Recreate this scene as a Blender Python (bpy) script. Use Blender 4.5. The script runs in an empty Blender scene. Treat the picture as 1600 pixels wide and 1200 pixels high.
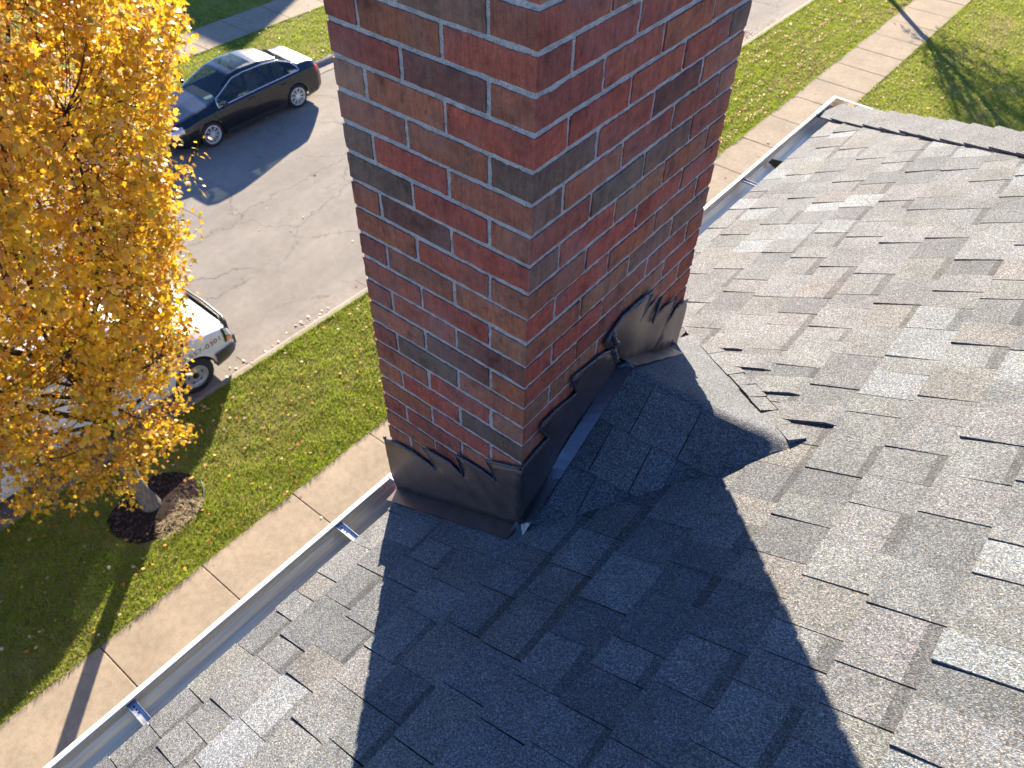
import bpy, math, random
import numpy as np
from math import sin, cos, pi, sqrt, radians, atan2
from mathutils import Vector, Matrix, noise as mnoise

random.seed(7); rng = np.random.default_rng(7)
scene = bpy.context.scene
COL = bpy.data.collections.new("scene_objects"); scene.collection.children.link(COL)
Z0 = 10.0                       # height of the chimney's reference joint above the lawn

# ---------------------------------------------------------------- camera
CAM_LOC = Vector((0.69904, -0.95756, 0.45367 + Z0))
CAM_ROT = (radians(43.417), radians(-0.875), radians(38.451))
cam_d = bpy.data.cameras.new("camera"); cam = bpy.data.objects.new("camera", cam_d)
COL.objects.link(cam); cam.location = CAM_LOC; cam.rotation_euler = CAM_ROT
cam_d.sensor_width = 36; cam_d.lens = 1220.0 / 1600 * 36; cam_d.clip_start = 0.05; cam_d.clip_end = 900
cam_d.dof.use_dof = True; cam_d.dof.focus_distance = 1.55; cam_d.dof.aperture_fstop = 9.0
scene.camera = cam

# ---------------------------------------------------------------- light
SUN_EL = radians(20.5)
TO_SUN = Vector((-0.645 * cos(SUN_EL), 0.764 * cos(SUN_EL), sin(SUN_EL))).normalized()
world = bpy.data.worlds.new("World"); scene.world = world; world.use_nodes = True
wn = world.node_tree.nodes; bg = wn["Background"]
sky = wn.new("ShaderNodeTexSky"); sky.sky_type = 'NISHITA'; sky.sun_disc = False
sky.sun_elevation = SUN_EL; sky.sun_rotation = atan2(TO_SUN.x, TO_SUN.y)
sky.altitude = 200; sky.air_density = 1.0; sky.dust_density = 0.4; sky.ozone_density = 4.0
wb = wn.new("ShaderNodeMix"); wb.data_type = 'RGBA'; wb.blend_type = 'MULTIPLY'; wb.inputs[0].default_value = 1.0
wb.inputs[7].default_value = (.78, .98, 1.36, 1); world.node_tree.links.new(sky.outputs[0], wb.inputs[6]); world.node_tree.links.new(wb.outputs[2], bg.inputs[0]); bg.inputs[1].default_value = 0.056
sun_d = bpy.data.lights.new("sun", 'SUN'); sun_d.energy = 5.0; sun_d.angle = radians(0.53); sun_d.color = (1.0, 0.87, 0.70)
sun = bpy.data.objects.new("sun", sun_d); COL.objects.link(sun)
sun.rotation_euler = TO_SUN.to_track_quat('Z', 'Y').to_euler(); sun.location = (-20, 24, 40)
vs = scene.view_settings; vs.view_transform = 'Standard'; vs.look = 'None'; vs.gamma = 1; vs.use_curve_mapping = False
vs.exposure = 2.12
try:
    scene.cycles.use_denoising = True
    scene.cycles.max_bounces = 8; scene.cycles.transparent_max_bounces = 12
except Exception: pass

# ---------------------------------------------------------------- helpers
def lk(o, parent=None):
    COL.objects.link(o)
    if parent is not None: o.parent = parent
    return o
def mesh_from(name, V, F, cols=None, smooth=False):
    me = bpy.data.meshes.new(name); me.from_pydata([tuple(v) for v in V], [], F); me.update()
    if cols is not None: set_cols(me, cols)
    if smooth: me.polygons.foreach_set("use_smooth", [True] * len(me.polygons))
    return me
def set_cols(me, cols):          # one colour for each face
    at = me.color_attributes.new("Col", 'FLOAT_COLOR', 'CORNER')
    ar = np.ones((len(me.loops), 4), dtype=np.float32)
    tot = np.zeros(len(me.polygons), dtype=np.int32); me.polygons.foreach_get("loop_total", tot)
    c = np.array(cols, dtype=np.float32)
    if c.ndim == 1: c = np.tile(c, (len(me.polygons), 1))
    ar[:, :3] = np.repeat(c[:, :3], tot, axis=0); at.data.foreach_set("color", ar.ravel())
def obj(name, V, F, m, parent=None, cols=None, smooth=False, loc=None):
    me = mesh_from(name, V, F, cols, smooth)
    if m is not None: me.materials.append(m)
    o = bpy.data.objects.new(name, me)
    if loc is not None: o.location = loc
    return lk(o, parent)
def tag(o, label=None, cat=None, group=None, kind=None):
    if label: o["label"] = label
    if cat: o["category"] = cat
    if group: o["group"] = group
    if kind: o["kind"] = kind
    return o
def empty(name, loc=(0, 0, 0), rz=0, parent=None):
    o = bpy.data.objects.new(name, None); o.location = loc; o.rotation_euler = (0, 0, rz); o.empty_display_size = .2
    return lk(o, parent)
class MB:
    def __init__(s): s.V = []; s.F = []; s.C = []
    def add(s, V, F, c=None):
        n = len(s.V); s.V += [tuple(v) for v in V]; s.F += [tuple(i + n for i in f) for f in F]
        s.C += [c if c is not None else (1, 1, 1)] * len(F) if not (isinstance(c, list)) else c
    def box(s, a, b, c=None):
        x0, y0, z0 = a; x1, y1, z1 = b
        s.add([(x0,y0,z0),(x1,y0,z0),(x1,y1,z0),(x0,y1,z0),(x0,y0,z1),(x1,y0,z1),(x1,y1,z1),(x0,y1,z1)],
              [(0,3,2,1),(4,5,6,7),(0,1,5,4),(1,2,6,5),(2,3,7,6),(3,0,4,7)], c)
    def tube(s, pts, rad, n=6, c=None, caps=True):
        pts = [Vector(p) for p in pts]; V = []; F = []
        up = Vector((0, 0, 1)); prev = None
        for i, p in enumerate(pts):
            d = (pts[min(i + 1, len(pts) - 1)] - pts[max(i - 1, 0)]).normalized()
            a = d.cross(up if abs(d.z) < .95 else Vector((1, 0, 0))).normalized() if prev is None else (prev - d * prev.dot(d)).normalized()
            prev = a; b = d.cross(a); r = rad[i] if isinstance(rad, (list, tuple)) else rad
            for k in range(n):
                t = 2 * pi * k / n; V.append(p + a * (r * cos(t)) + b * (r * sin(t)))
        for i in range(len(pts) - 1):
            for k in range(n):
                F.append((i*n+k, i*n+(k+1) % n, (i+1)*n+(k+1) % n, (i+1)*n+k))
        if caps: F.append(tuple(range(n - 1, -1, -1))); F.append(tuple((len(pts)-1)*n+k for k in range(n)))
        s.add(V, F, c)
    def lathe(s, prof, n=32, axis='y', c=None, close=False):
        V = []; F = []
        for (r, h) in prof:
            for k in range(n):
                t = 2*pi*k/n
                V.append((r*cos(t), h, r*sin(t)) if axis == 'y' else (r*cos(t), r*sin(t), h))
        m = len(prof)
        for i in range(m if close else m - 1):
            j = (i + 1) % m
            for k in range(n): F.append((i*n+k, i*n+(k+1) % n, j*n+(k+1) % n, j*n+k))
        s.add(V, F, c)
    def build(s, name, m, parent=None, smooth=False, loc=None, cols=False):
        return obj(name, s.V, s.F, m, parent, s.C if cols else None, smooth, loc)

def prism(poly, frame, top, thick, ucol, bandcol=None):
    """poly: list of (s,v); frame(s,v,h)->xyz; top(s)->height of top surface."""
    n = len(poly)
    V = [frame(a, b, top(a)) for a, b in poly] + [frame(a, b, top(a) - thick) for a, b in poly]
    F = [tuple(range(n))] + [(i, i + n, (i + 1) % n + n, (i + 1) % n) for i in range(n)]
    return V, F
def clip(poly, f):      # keep the side where f(p) >= 0
    out = []
    for i in range(len(poly)):
        p, q = poly[i], poly[(i + 1) % len(poly)]; a, b = f(p), f(q)
        if a >= 0: out.append(p)
        if (a >= 0) != (b >= 0):
            t = a / (a - b); out.append((p[0] + (q[0] - p[0]) * t, p[1] + (q[1] - p[1]) * t))
    return out
def area(poly):
    return abs(sum(poly[i][0]*poly[(i+1) % len(poly)][1] - poly[(i+1) % len(poly)][0]*poly[i][1] for i in range(len(poly)))) / 2
CM = None
def in_frame(p, margin=40):       # which pieces the photo shows: they become objects of their own
    global CM
    if CM is None:
        from mathutils import Euler
        CM = Euler(CAM_ROT).to_matrix().transposed()
    c = CM @ (Vector(p) - CAM_LOC)
    if c.z > -0.1: return None
    x = 800 + 1220 * c.x / -c.z; y = 600 - 1220 * c.y / -c.z
    return (-c.z) if (-margin < x < 1600 + margin and -margin < y < 1200 + margin) else None
def vary(c, a, r=random):
    k = 1 + r.uniform(-a, a); return tuple(max(0, x * k * (1 + r.uniform(-a, a) * .25)) for x in c)

# ---------------------------------------------------------------- materials
def mat(name, base=(.5,.5,.5), rough=.8, metal=0.0, spec=.5, coat=0.0):
    m = bpy.data.materials.new(name); m.use_nodes = True
    b = m.node_tree.nodes["Principled BSDF"]
    b.inputs["Base Color"].default_value = (*base, 1); b.inputs["Roughness"].default_value = rough
    b.inputs["Metallic"].default_value = metal; b.inputs["Specular IOR Level"].default_value = spec
    b.inputs["Coat Weight"].default_value = coat * .6
    return m
class NT:
    def __init__(s, m): s.m = m; s.t = m.node_tree; s.b = s.t.nodes["Principled BSDF"]; s._pos = None
    def n(s, typ, **kw):
        nd = s.t.nodes.new(typ)
        for k, v in kw.items(): setattr(nd, k, v)
        return nd
    def l(s, a, b): s.t.links.new(a, b)
    def pos(s, scale=None):
        if s._pos is None: s._pos = s.n("ShaderNodeNewGeometry").outputs["Position"]
        if scale is None: return s._pos
        v = s.n("ShaderNodeVectorMath", operation='MULTIPLY'); s.l(s._pos, v.inputs[0]); v.inputs[1].default_value = scale
        return v.outputs[0]
    def noise(s, scale, detail=2, rough=.5, vec=None, dist=0):
        nd = s.n("ShaderNodeTexNoise"); nd.inputs["Scale"].default_value = scale; nd.inputs["Detail"].default_value = detail
        nd.inputs["Roughness"].default_value = rough; nd.inputs["Distortion"].default_value = dist
        s.l(vec if vec is not None else s.pos(), nd.inputs["Vector"]); return nd.outputs["Fac"]
    def vor(s, scale, feature='F1', vec=None, out="Distance", rand=1):
        nd = s.n("ShaderNodeTexVoronoi", feature=feature); nd.inputs["Scale"].default_value = scale
        nd.inputs["Randomness"].default_value = rand
        s.l(vec if vec is not None else s.pos(), nd.inputs["Vector"]); return nd.outputs[out]
    def ramp(s, fac, stops):
        nd = s.n("ShaderNodeValToRGB"); el = nd.color_ramp.elements
        while len(el) < len(stops): el.new(.5)
        for e, (p, c) in zip(el, stops):
            e.position = p; e.color = (*c, 1) if isinstance(c, tuple) else (c, c, c, 1)
        s.l(fac, nd.inputs[0]); return nd.outputs[0]
    def mix(s, a, b, fac, mode='MIX'):
        nd = s.n("ShaderNodeMix", data_type='RGBA', blend_type=mode)
        for v, i in ((a, 6), (b, 7)):
            if isinstance(v, tuple): nd.inputs[i].default_value = (*v, 1)
            else: s.l(v, nd.inputs[i])
        if isinstance(fac, (int, float)): nd.inputs[0].default_value = fac
        else: s.l(fac, nd.inputs[0])
        return nd.outputs[2]
    def math(s, op, a, b=None, clampit=False):
        nd = s.n("ShaderNodeMath", operation=op); nd.use_clamp = clampit
        for v, i in ((a, 0), (b, 1)):
            if v is None: continue
            if isinstance(v, (int, float)): nd.inputs[i].default_value = v
            else: s.l(v, nd.inputs[i])
        return nd.outputs[0]
    def attr(s, name="Col"):
        return s.n("ShaderNodeAttribute", attribute_name=name).outputs["Color"]
    def bump(s, h, strength=.5, dist=.002, prev=None):
        nd = s.n("ShaderNodeBump"); nd.inputs["Strength"].default_value = strength; nd.inputs["Distance"].default_value = dist
        s.l(h, nd.inputs["Height"])
        if prev is not None: s.l(prev, nd.inputs["Normal"])
        return nd.outputs[0]
    def done(s, col=None, normal=None, rough=None):
        if col is not None: s.l(col, s.b.inputs["Base Color"])
        if normal is not None: s.l(normal, s.b.inputs["Normal"])
        if rough is not None: s.l(rough, s.b.inputs["Roughness"])
        return s.m

def m_brick():
    k = NT(mat("brick_face", rough=.88, spec=.25)); c = k.attr()
    st = k.noise(1, 3, .6, k.pos((230, 230, 22)))
    bl = k.noise(17, 3, .6); fine = k.noise(420, 2, .6)
    c = k.mix(c, k.ramp(st, [(.28, .62), (.5, 1.0), (.75, 1.22)]), .65, 'MULTIPLY')
    c = k.mix(c, k.ramp(bl, [(.3, (.52, .52, .58)), (.46, (.95, .97, 1.)), (.72, (1.28, 1.15, 1.02))]), .85, 'MULTIPLY')
    c = k.mix(c, k.ramp(fine, [(.3, .7), (.5, 1.0), (.7, 1.25)]), .7, 'MULTIPLY')
    pit = k.noise(95, 2, .5, k.pos((1, 1, .8)))
    c = k.mix(c, (.03, .02, .018), k.ramp(pit, [(.24, .75), (.31, 0.0)]))
    sp = k.noise(260, 1, .5)
    c = k.mix(c, (.5, .44, .4), k.ramp(sp, [(.77, 0.0), (.81, .6)]))
    band = k.noise(1, 3, .6, k.pos((55, 55, 5)))
    c = k.mix(c, k.ramp(band, [(.30, (.62, .64, .68)), (.46, (.98, .98, 1.)), (.66, (1.12, 1.12, 1.1))]), .6, 'MULTIPLY')
    mot = k.noise(60, 4, .7); c = k.mix(c, k.ramp(mot, [(.32, (.70, .72, .76)), (.5, (1., 1., 1.)), (.70, (1.30, 1.30, 1.28))]), .75, 'MULTIPLY')
    soot = k.noise(5, 4, .65); c = k.mix(c, (.10, .085, .08), k.ramp(soot, [(.55, 0.), (.8, .35)]))
    dust = k.noise(3.1, 5, .7); c = k.mix(c, (.36, .30, .26), k.ramp(dust, [(.46, 0.), (.72, .30)]))
    nr = k.bump(st, .5, .0015); nr = k.bump(fine, .45, .0008, nr); nr = k.bump(bl, .4, .004, nr)
    return k.done(c, nr)
def m_mortar():
    k = NT(mat("mortar_sand", rough=.95, spec=.15))
    f = k.noise(520, 2, .7); g = k.noise(40, 3)
    c = k.ramp(f, [(.32, (.12, .11, .095)), (.45, (.44, .405, .36)), (.6, (.60, .55, .49)), (.8, (.70, .65, .57))])
    c = k.mix(c, k.ramp(g, [(.3, .72), (.6, 1.05)]), 1.0, 'MULTIPLY')
    nr = k.bump(f, .8, .0016); nr = k.bump(g, .5, .004, nr)
    return k.done(c, nr)
def m_shingle():
    k = NT(mat("asphalt_granules", rough=.9, spec=.3)); c = k.attr()
    v = k.vor(430, out="Color"); sep = k.n("ShaderNodeSeparateColor"); k.l(v, sep.inputs[0])
    c = k.mix(c, k.ramp(sep.outputs[0], [(0, .22), (.3, .62), (.62, 1.08), (.88, 1.6), (1., 2.3)]), .78, 'MULTIPLY')
    c = k.mix(c, k.ramp(sep.outputs[1], [(0, (.82, .92, 1.1)), (.5, (1., 1., 1.)), (1., (1.2, 1.02, .84))]), .9, 'MULTIPLY')
    f = k.noise(190, 2, .65)
    c = k.mix(c, k.ramp(f, [(.3, .62), (.5, 1.), (.7, 1.4)]), .8, 'MULTIPLY')
    big = k.noise(9, 4, .6)
    c = k.mix(c, k.ramp(big, [(.3, .82), (.7, 1.15)]), 1., 'MULTIPLY')
    h = k.vor(430); nr = k.bump(h, .75, .0016); nr = k.bump(f, .3, .002, nr)
    return k.done(c, nr)
def m_bronze():
    k = NT(mat("dark_bronze_sheet", (.13, .112, .112), .40, 0.7, .5))
    f = k.noise(9, 3); g = k.noise(300, 2)
    c = k.ramp(k.noise(24, 4), [(.35, (.130, .102, .096)), (.7, (.175, .138, .128))])
    r = k.ramp(k.noise(12, 4), [(.3, .38), (.7, .48)])
    nr = k.bump(f, .10, .008); nr = k.bump(g, .04, .0005, nr)
    return k.done(c, nr, r)
def m_caulk():
    k = NT(mat("sealant_bead", (.07, .072, .085), .25, 0.3, .6))
    return k.done(None, k.bump(k.noise(160, 3), .6, .003))
def m_alu(name="gutter_aluminium", tint=(.98, .86, .60), rough=.34, metal=.50):
    k = NT(mat(name, tint, rough, metal))
    s = k.noise(1, 3, .6, k.pos((60, 1.2, 60)))
    c = k.mix(tint, k.ramp(s, [(.3, .72), (.55, 1.), (.75, 1.15)]), 1., 'MULTIPLY')
    d = k.noise(1, 4, .6, k.pos((40, 3, 40))); c = k.mix(c, (.42, .36, .25), k.ramp(d, [(.45, 0.), (.75, .35)]))
    return k.done(c, k.bump(s, .12, .002), k.ramp(d, [(.3, rough - .08), (.7, rough + .15)]))
def m_concrete(name, base, joint=None):
    k = NT(mat(name, base, .93, 0, .2))
    a = k.noise(1.3, 5, .6); f = k.noise(90, 3, .7); w = k.noise(9, 4, .65)
    c = k.mix(base, k.ramp(a, [(.3, .84), (.7, 1.1)]), 1., 'MULTIPLY')
    c = k.mix(c, k.ramp(f, [(.3, .74), (.5, 1.), (.7, 1.2)]), .9, 'MULTIPLY')
    c = k.mix(c, k.ramp(w, [(.33, .86), (.6, 1.04)]), 1., 'MULTIPLY')
    return k.done(c, k.bump(f, .15, .003))
def m_asphalt():
    k = NT(mat("street_asphalt", (.2, .19, .18), .94, 0, .2))
    a = k.noise(.55, 5, .6); f = k.noise(75, 3, .7); m2 = k.noise(5, 4, .7)
    c = k.ramp(a, [(.3, (.200, .180, .154)), (.7, (.262, .234, .196))])
    c = k.mix(c, k.ramp(f, [(.3, .66), (.5, 1.), (.7, 1.28)]), .9, 'MULTIPLY')
    c = k.mix(c, k.ramp(m2, [(.3, .9), (.7, 1.08)]), 1., 'MULTIPLY')
    # long streaks of old wheel paths, along the street
    s = k.noise(1, 3, .5, k.pos((1.6, .09, 1))); c = k.mix(c, k.ramp(s, [(.35, .90), (.65, 1.08)]), 1., 'MULTIPLY')
    # cracks: warped cells
    nz = k.n("ShaderNodeTexNoise"); nz.inputs["Scale"].default_value = 1.6; nz.inputs["Detail"].default_value = 6
    nz.inputs["Roughness"].default_value = .65; k.l(k.pos(), nz.inputs["Vector"])
    va = k.n("ShaderNodeVectorMath", operation='MULTIPLY_ADD'); k.l(nz.outputs["Color"], va.inputs[0]); va.inputs[1].default_value = (.9, .9, 0)
    k.l(k.pos((1, .62, 0)), va.inputs[2])
    d = k.vor(.62, 'DISTANCE_TO_EDGE', va.outputs[0]); wmask = k.ramp(k.noise(.5, 3), [(.38, 0.), (.52, 1.)])
    cr = k.ramp(d, [(0, 1.), (.006, .8), (.014, 0.)])
    d2 = k.vor(1.9, 'DISTANCE_TO_EDGE', va.outputs[0]); cr2 = k.ramp(d2, [(0, 1.), (.008, .4), (.016, 0.)])
    m3 = k.ramp(k.noise(.9, 2), [(.52, 0.), (.62, .7)])
    cc = k.math('MAXIMUM', k.math('MULTIPLY', cr, wmask), k.math('MULTIPLY', cr2, m3))
    c = k.mix(c, (.045, .042, .04), k.math('MULTIPLY', cc, .52))
    return k.done(c, k.bump(f, .5, .006))
def m_lawn():
    k = NT(mat("lawn_thatch", (.05, .07, .02), .95, 0, .1))
    a = k.noise(.8, 4, .6); f = k.noise(60, 3, .7); g = k.noise(7, 4, .7)
    c = k.ramp(a, [(.3, (.135, .155, .024)), (.50, (.200, .200, .034)), (.68, (.300, .240, .085))])
    c = k.mix(c, k.ramp(f, [(.3, .5), (.5, 1.), (.7, 1.45)]), .9, 'MULTIPLY')
    c = k.mix(c, k.ramp(g, [(.3, .7), (.7, 1.2)]), 1., 'MULTIPLY')
    return k.done(c, k.bump(f, .8, .02))
def m_attr(name, rough=.7, spec=.3, trans=0.0, nscale=None):
    m = mat(name, rough=rough, spec=spec); k = NT(m); c = k.attr()
    if nscale:
        c = k.mix(c, k.ramp(k.noise(nscale, 3, .6), [(.3, .72), (.7, 1.22)]), 1., 'MULTIPLY')
    k.l(c, k.b.inputs["Base Color"])
    if trans:
        tr = k.n("ShaderNodeBsdfTranslucent"); k.l(c, tr.inputs[0]); mx = k.n("ShaderNodeMixShader"); mx.inputs[0].default_value = trans
        out = [n for n in k.t.nodes if n.type == 'OUTPUT_MATERIAL'][0]
        k.l(k.b.outputs[0], mx.inputs[1]); k.l(tr.outputs[0], mx.inputs[2]); k.l(mx.outputs[0], out.inputs[0])
    return m
def m_bark(name, c0, c1):
    k = NT(mat(name, c0, .92, 0, .15))
    n1 = k.noise(1, 4, .65, k.pos((38, 38, 9))); n2 = k.noise(7, 3)
    c = k.ramp(n1, [(.3, c0), (.7, c1)]); c = k.mix(c, k.ramp(n2, [(.3, .75), (.7, 1.15)]), 1., 'MULTIPLY')
    return k.done(c, k.bump(n1, .9, .012))
def m_glass(name="tinted_glass", tint=(.03, .045, .05), tr=.55):
    m = mat(name, tint, .03, 0, .9); k = NT(m)
    t = k.n("ShaderNodeBsdfTransparent"); t.inputs[0].default_value = (.55, .66, .66, 1)
    mx = k.n("ShaderNodeMixShader"); mx.inputs[0].default_value = tr
    out = [n for n in k.t.nodes if n.type == 'OUTPUT_MATERIAL'][0]
    k.l(k.b.outputs[0], mx.inputs[1]); k.l(t.outputs[0], mx.inputs[2]); k.l(mx.outputs[0], out.inputs[0])
    return m
def m_paint(name, base, rough=.28):
    k = NT(mat(name, base, rough, .0, .5, 1.0)); k.b.inputs["Coat Roughness"].default_value = .05
    d = k.noise(5, 4, .6)
    return k.done(k.mix(base, k.ramp(d, [(.3, .92), (.7, 1.05)]), 1., 'MULTIPLY'), None, k.ramp(k.noise(40, 3), [(.3, rough - .04), (.7, rough + .08)]))

def m_flange():
    k = NT(mat('folded_flange_sheet', (.20, .19, .20), .24, .8, .5)); return k.done(None, k.bump(k.noise(9, 3), .12, .006))
M = dict(flange=m_flange(), brick=m_brick(), mortar=m_mortar(), shingle=m_shingle(), bronze=m_bronze(), caulk=m_caulk(), alu=m_alu(),
         alu_white=m_alu("gutter_lip_aluminium", (.85, .85, .84), .30, .35), galv=m_alu("hanger_steel", (.45, .47, .50), .4, .9),
         felt=mat("roof_deck_felt", (.02, .02, .022), .95), walk=m_concrete("sidewalk_concrete", (.305, .246, .172)),
         kerb=m_concrete("kerb_concrete", (.27, .235, .195)), road=m_asphalt(), lawn=m_lawn(),
         grass=m_attr("grass_blades", .6, .3, .45), leaf=m_attr("maple_leaf", .42, .45, .46), litter=m_attr("dry_leaf", .6, .3, .2),
         bark=m_bark("tree_bark", (.10, .085, .072), (.24, .20, .17)), twig=m_bark("twig_bark", (.035, .025, .02), (.075, .055, .04)),
         mulch=m_attr("bark_mulch", .95, .1), straw=m_attr("dry_straw", .8, .2, .2), plastic=mat("black_plastic", (.012, .012, .013), .4),
         navy=m_paint("dark_blue_paint", (.003, .004, .007)), white=m_paint("white_paint", (.62, .62, .62), .35),
         glass=m_glass(), glass_van=m_glass("clear_windshield", (.05, .08, .08), .5), chrome=mat("chrome", (.75, .76, .78), .12, 1.0),
         rubber=mat("tyre_rubber", (.016, .016, .017), .8), alloy=mat("alloy_wheel", (.72, .72, .72), .35, .35),
         steelw=mat("grey_steel_wheel", (.36, .36, .38), .4, .4), red_lens=mat("red_lens", (.55, .008, .006), .12, 0, .6, 1),
         amber=mat("amber_lens", (.60, .13, .01), .2, 0, .6, 1), lamp=mat("headlight_lens", (.55, .57, .60), .1, .3, .8, 1),
         blackp=mat("black_bumper_plastic", (.022, .022, .024), .5), seat=mat("tan_seat_cloth", (.28, .22, .15), .9),
         interior=mat("dark_interior", (.02, .02, .02), .8), letter=mat("red_vinyl_lettering", (.38, .04, .05), .5),
         paper=mat("pale_paper", (.70, .76, .68), .7), stucco=m_concrete("wall_siding", (.40, .37, .32)), soffit=mat("white_fascia_paint", (.62, .60, .55), .5))  # paper: one even pale tone, for the dash sheet and number plate

# ================================================================ SETTING
def sx(y, x0, k=.0225): return x0 + k * y      # the street runs 1.3 degrees off the chimney's long side
def strip(name, xl, xr, z, m, y0=-60, y1=160, n=2, thick=None, label=None):
    V = []; F = []
    for i in range(n + 1):
        y = y0 + (y1 - y0) * i / n; V += [(xl(y), y, z), (xr(y), y, z)]
        if i: a = 2 * i - 2; F.append((a, a + 1, a + 3, a + 2))
    o = obj(name, V, F, m); tag(o, kind="structure"); return o
RZ = -0.12
ne = lambda y: -9.47 + .030 * y if y > -40 else -9.47 - 1.2    # lawn edge of the near kerb
fe = lambda y: -18.32 + .0225 * (y - 10)                       # lawn edge of the far kerb
wi = lambda y: -6.62 + .0225 * y; wo = lambda y: wi(y) + 1.55    # near sidewalk
fwn = lambda y: -21.25 + .0225 * (y - 12); fwf = lambda y: fwn(y) - 1.56
# ground: one sheet, below everything
g = obj("ground", [(-400, -400, -.30), (400, -400, -.30), (400, 400, -.30), (-400, 400, -.30)], [(0, 1, 2, 3)], M['lawn']); tag(g, kind="structure")
strip("road", lambda y: fe(y) - .02 + .3, lambda y: ne(y) - .45, RZ, M['road'])
# lawns as solid slabs with a slightly soft edge
def lawn(name, xl, xr, y0=-60, y1=160):
    V = []; F = []; ny = 110; nx = 10
    for i in range(ny + 1):
        y = y0 + (y1 - y0) * i / ny
        for j in range(nx + 1):
            x = xl(y) + (xr(y) - xl(y)) * j / nx
            e = min(j, nx - j); V.append((x, y, -.016 + (0.0 if e == 0 else .008) + .008 * mnoise.noise(Vector((x * .6, y * .6, 0)))))
    for i in range(ny):
        for j in range(nx):
            a = i * (nx + 1) + j; F.append((a, a + 1, a + nx + 2, a + nx + 1))
    o = obj(name, V, F, M['lawn'], smooth=True); tag(o, kind="structure"); return o
lawn("lawn", ne, wi); lawn("lawn", wo, lambda y: wo(y) + 60); lawn("lawn", lambda y: fwn(y), lambda y: fe(y) )
lawn("lawn", lambda y: fwf(y) - 60, lambda y: fwf(y))

def kerb_run(name, edge, sgn, y0, y1, step=3.05):
    """rolled kerb and gutter pan in cast lengths; sgn: +1 lawn on the +x side"""
    root = empty(name, (0, 0, 0)); tag(root, kind="structure"); y = y0; r = random.Random(3)
    prof = [(0, -.3), (0, .004), (-.10, .0), (-.155, -.02), (-.20, -.095), (-.24, -.112), (-.60, -.106), (-.60, -.3)]
    while y < y1:
        ye = y + step - .012; V = []; F = []; dz = r.uniform(-.003, .003)
        for yy in (y, ye):
            for (dx, z) in prof: V.append((edge(yy) + sgn * dx, yy, z + dz))
        n = len(prof)
        for i in range(n - 1): F.append((i, i + 1, n + i + 1, n + i) if sgn > 0 else (i, n + i, n + i + 1, i + 1))
        F += [tuple(range(n)), tuple(range(2 * n - 1, n - 1, -1))]
        obj("kerb_length", V, F, M['kerb'], root); y += step
    return root
kerb_run("kerb", ne, 1, -8, 60); kerb_run("kerb", fe, -1, -2, 40)

def slab_run(name, xl, xr, joints, mt):
    root = empty(name, (0, 0, 0)); tag(root, kind="structure"); r = random.Random(5)
    for a, b in zip(joints[:-1], joints[1:]):
        a2, b2 = a + .007, b - .007; t = [r.uniform(-.004, .004) for _ in range(4)]
        P = [(xl(a2), a2), (xr(a2), a2), (xr(b2), b2), (xl(b2), b2)]
        e = .008; cx = sum(p[0] for p in P) / 4; cy = (a + b) / 2
        V = [(p[0] + (e if p[0] < cx else -e), p[1] + (e if p[1] < cy else -e), .014 + q) for p, q in zip(P, t)]
        V += [(p[0], p[1], .008 + q) for p, q in zip(P, t)] + [(p[0], p[1], -.1) for p in P]
        F = [(0, 1, 2, 3)] + [(i, i + 4, (i + 1) % 4 + 4, (i + 1) % 4) for i in range(4)] + [(i + 4, i + 8, (i + 1) % 4 + 8, (i + 1) % 4 + 4) for i in range(4)]
        obj("paving_slab", V, F, mt, root)
    j = MB(); 
    V = [(xl(joints[0]), joints[0], -.03), (xr(joints[0]), joints[0], -.03), (xr(joints[-1]), joints[-1], -.03), (xl(joints[-1]), joints[-1], -.03)]
    obj("joint_soil", V, [(0, 1, 2, 3)], M['felt'], root)
    return root
J = [-.66 - 1.68 * i for i in range(4, 0, -1)] + [-.66, 1.0, 2.72]
J += [2.72 + (17.8 - 2.72) * i / 9 for i in range(1, 10)] + [19.4, 20.9] + [20.9 + 1.45 * i for i in range(1, 16)]
slab_run("sidewalk", wi, wo, J, M['walk'])
slab_run("sidewalk", fwf, fwn, [10.4 + 1.6 * (i - 3) for i in range(0, 12)], M['walk'])

# ================================================================ HOUSE
house = empty("house", (2.0, 0, 0))
tag(house, "house whose grey asphalt shingle roof and red brick chimney fill the foreground", "house")
HL = Vector((2.0, 0, 0))
A_ = .0225; SL = .53; NL = sqrt(1 + SL * SL)
RB = -1.36 + Z0
# roof local frame: u up the slope (horizontal), v along the eave; roof object is rotated by -A_
EAVE = -.434
def hipv(u): return 3.30 - .83 * (u + .386)
U1 = 3.3; ZT = SL * U1
roof_V = [(EAVE + .012, -6, SL * (EAVE + .012)), (EAVE + .012, hipv(EAVE + .012), SL * (EAVE + .012)), (U1, hipv(U1), ZT), (U1, -6, ZT),
          (2 * U1 - EAVE, hipv(EAVE), SL * EAVE), (2 * U1 - EAVE, -6, SL * EAVE)]
roof_V = [(x, y, z - .004) for x, y, z in roof_V]
n = len(roof_V); roof_V += [(x, y, z - .14) for x, y, z in roof_V]
roof = obj("roof", roof_V, [(0, 3, 2, 1), (1, 2, 4), (3, 5, 4, 2), (6, 7, 8, 9), (7, 10, 8), (9, 8, 10, 11), (0, 1, 7, 6), (1, 4, 10, 7), (4, 5, 11, 10), (0, 6, 9, 3), (3, 9, 11, 5)], M['felt'], house)
roof.location = Vector((0, 0, RB)) - HL; roof.rotation_euler = (0, 0, -A_)
def R2W(p):     # roof local to world
    return Vector((p[0] * cos(A_) + p[1] * sin(A_), -p[0] * sin(A_) + p[1] * cos(A_), p[2] + RB))
def W2R(x, y): return (x * cos(A_) - y * sin(A_), x * sin(A_) + y * cos(A_))
nrm = Vector((-SL, 0, 1)) / NL
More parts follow.
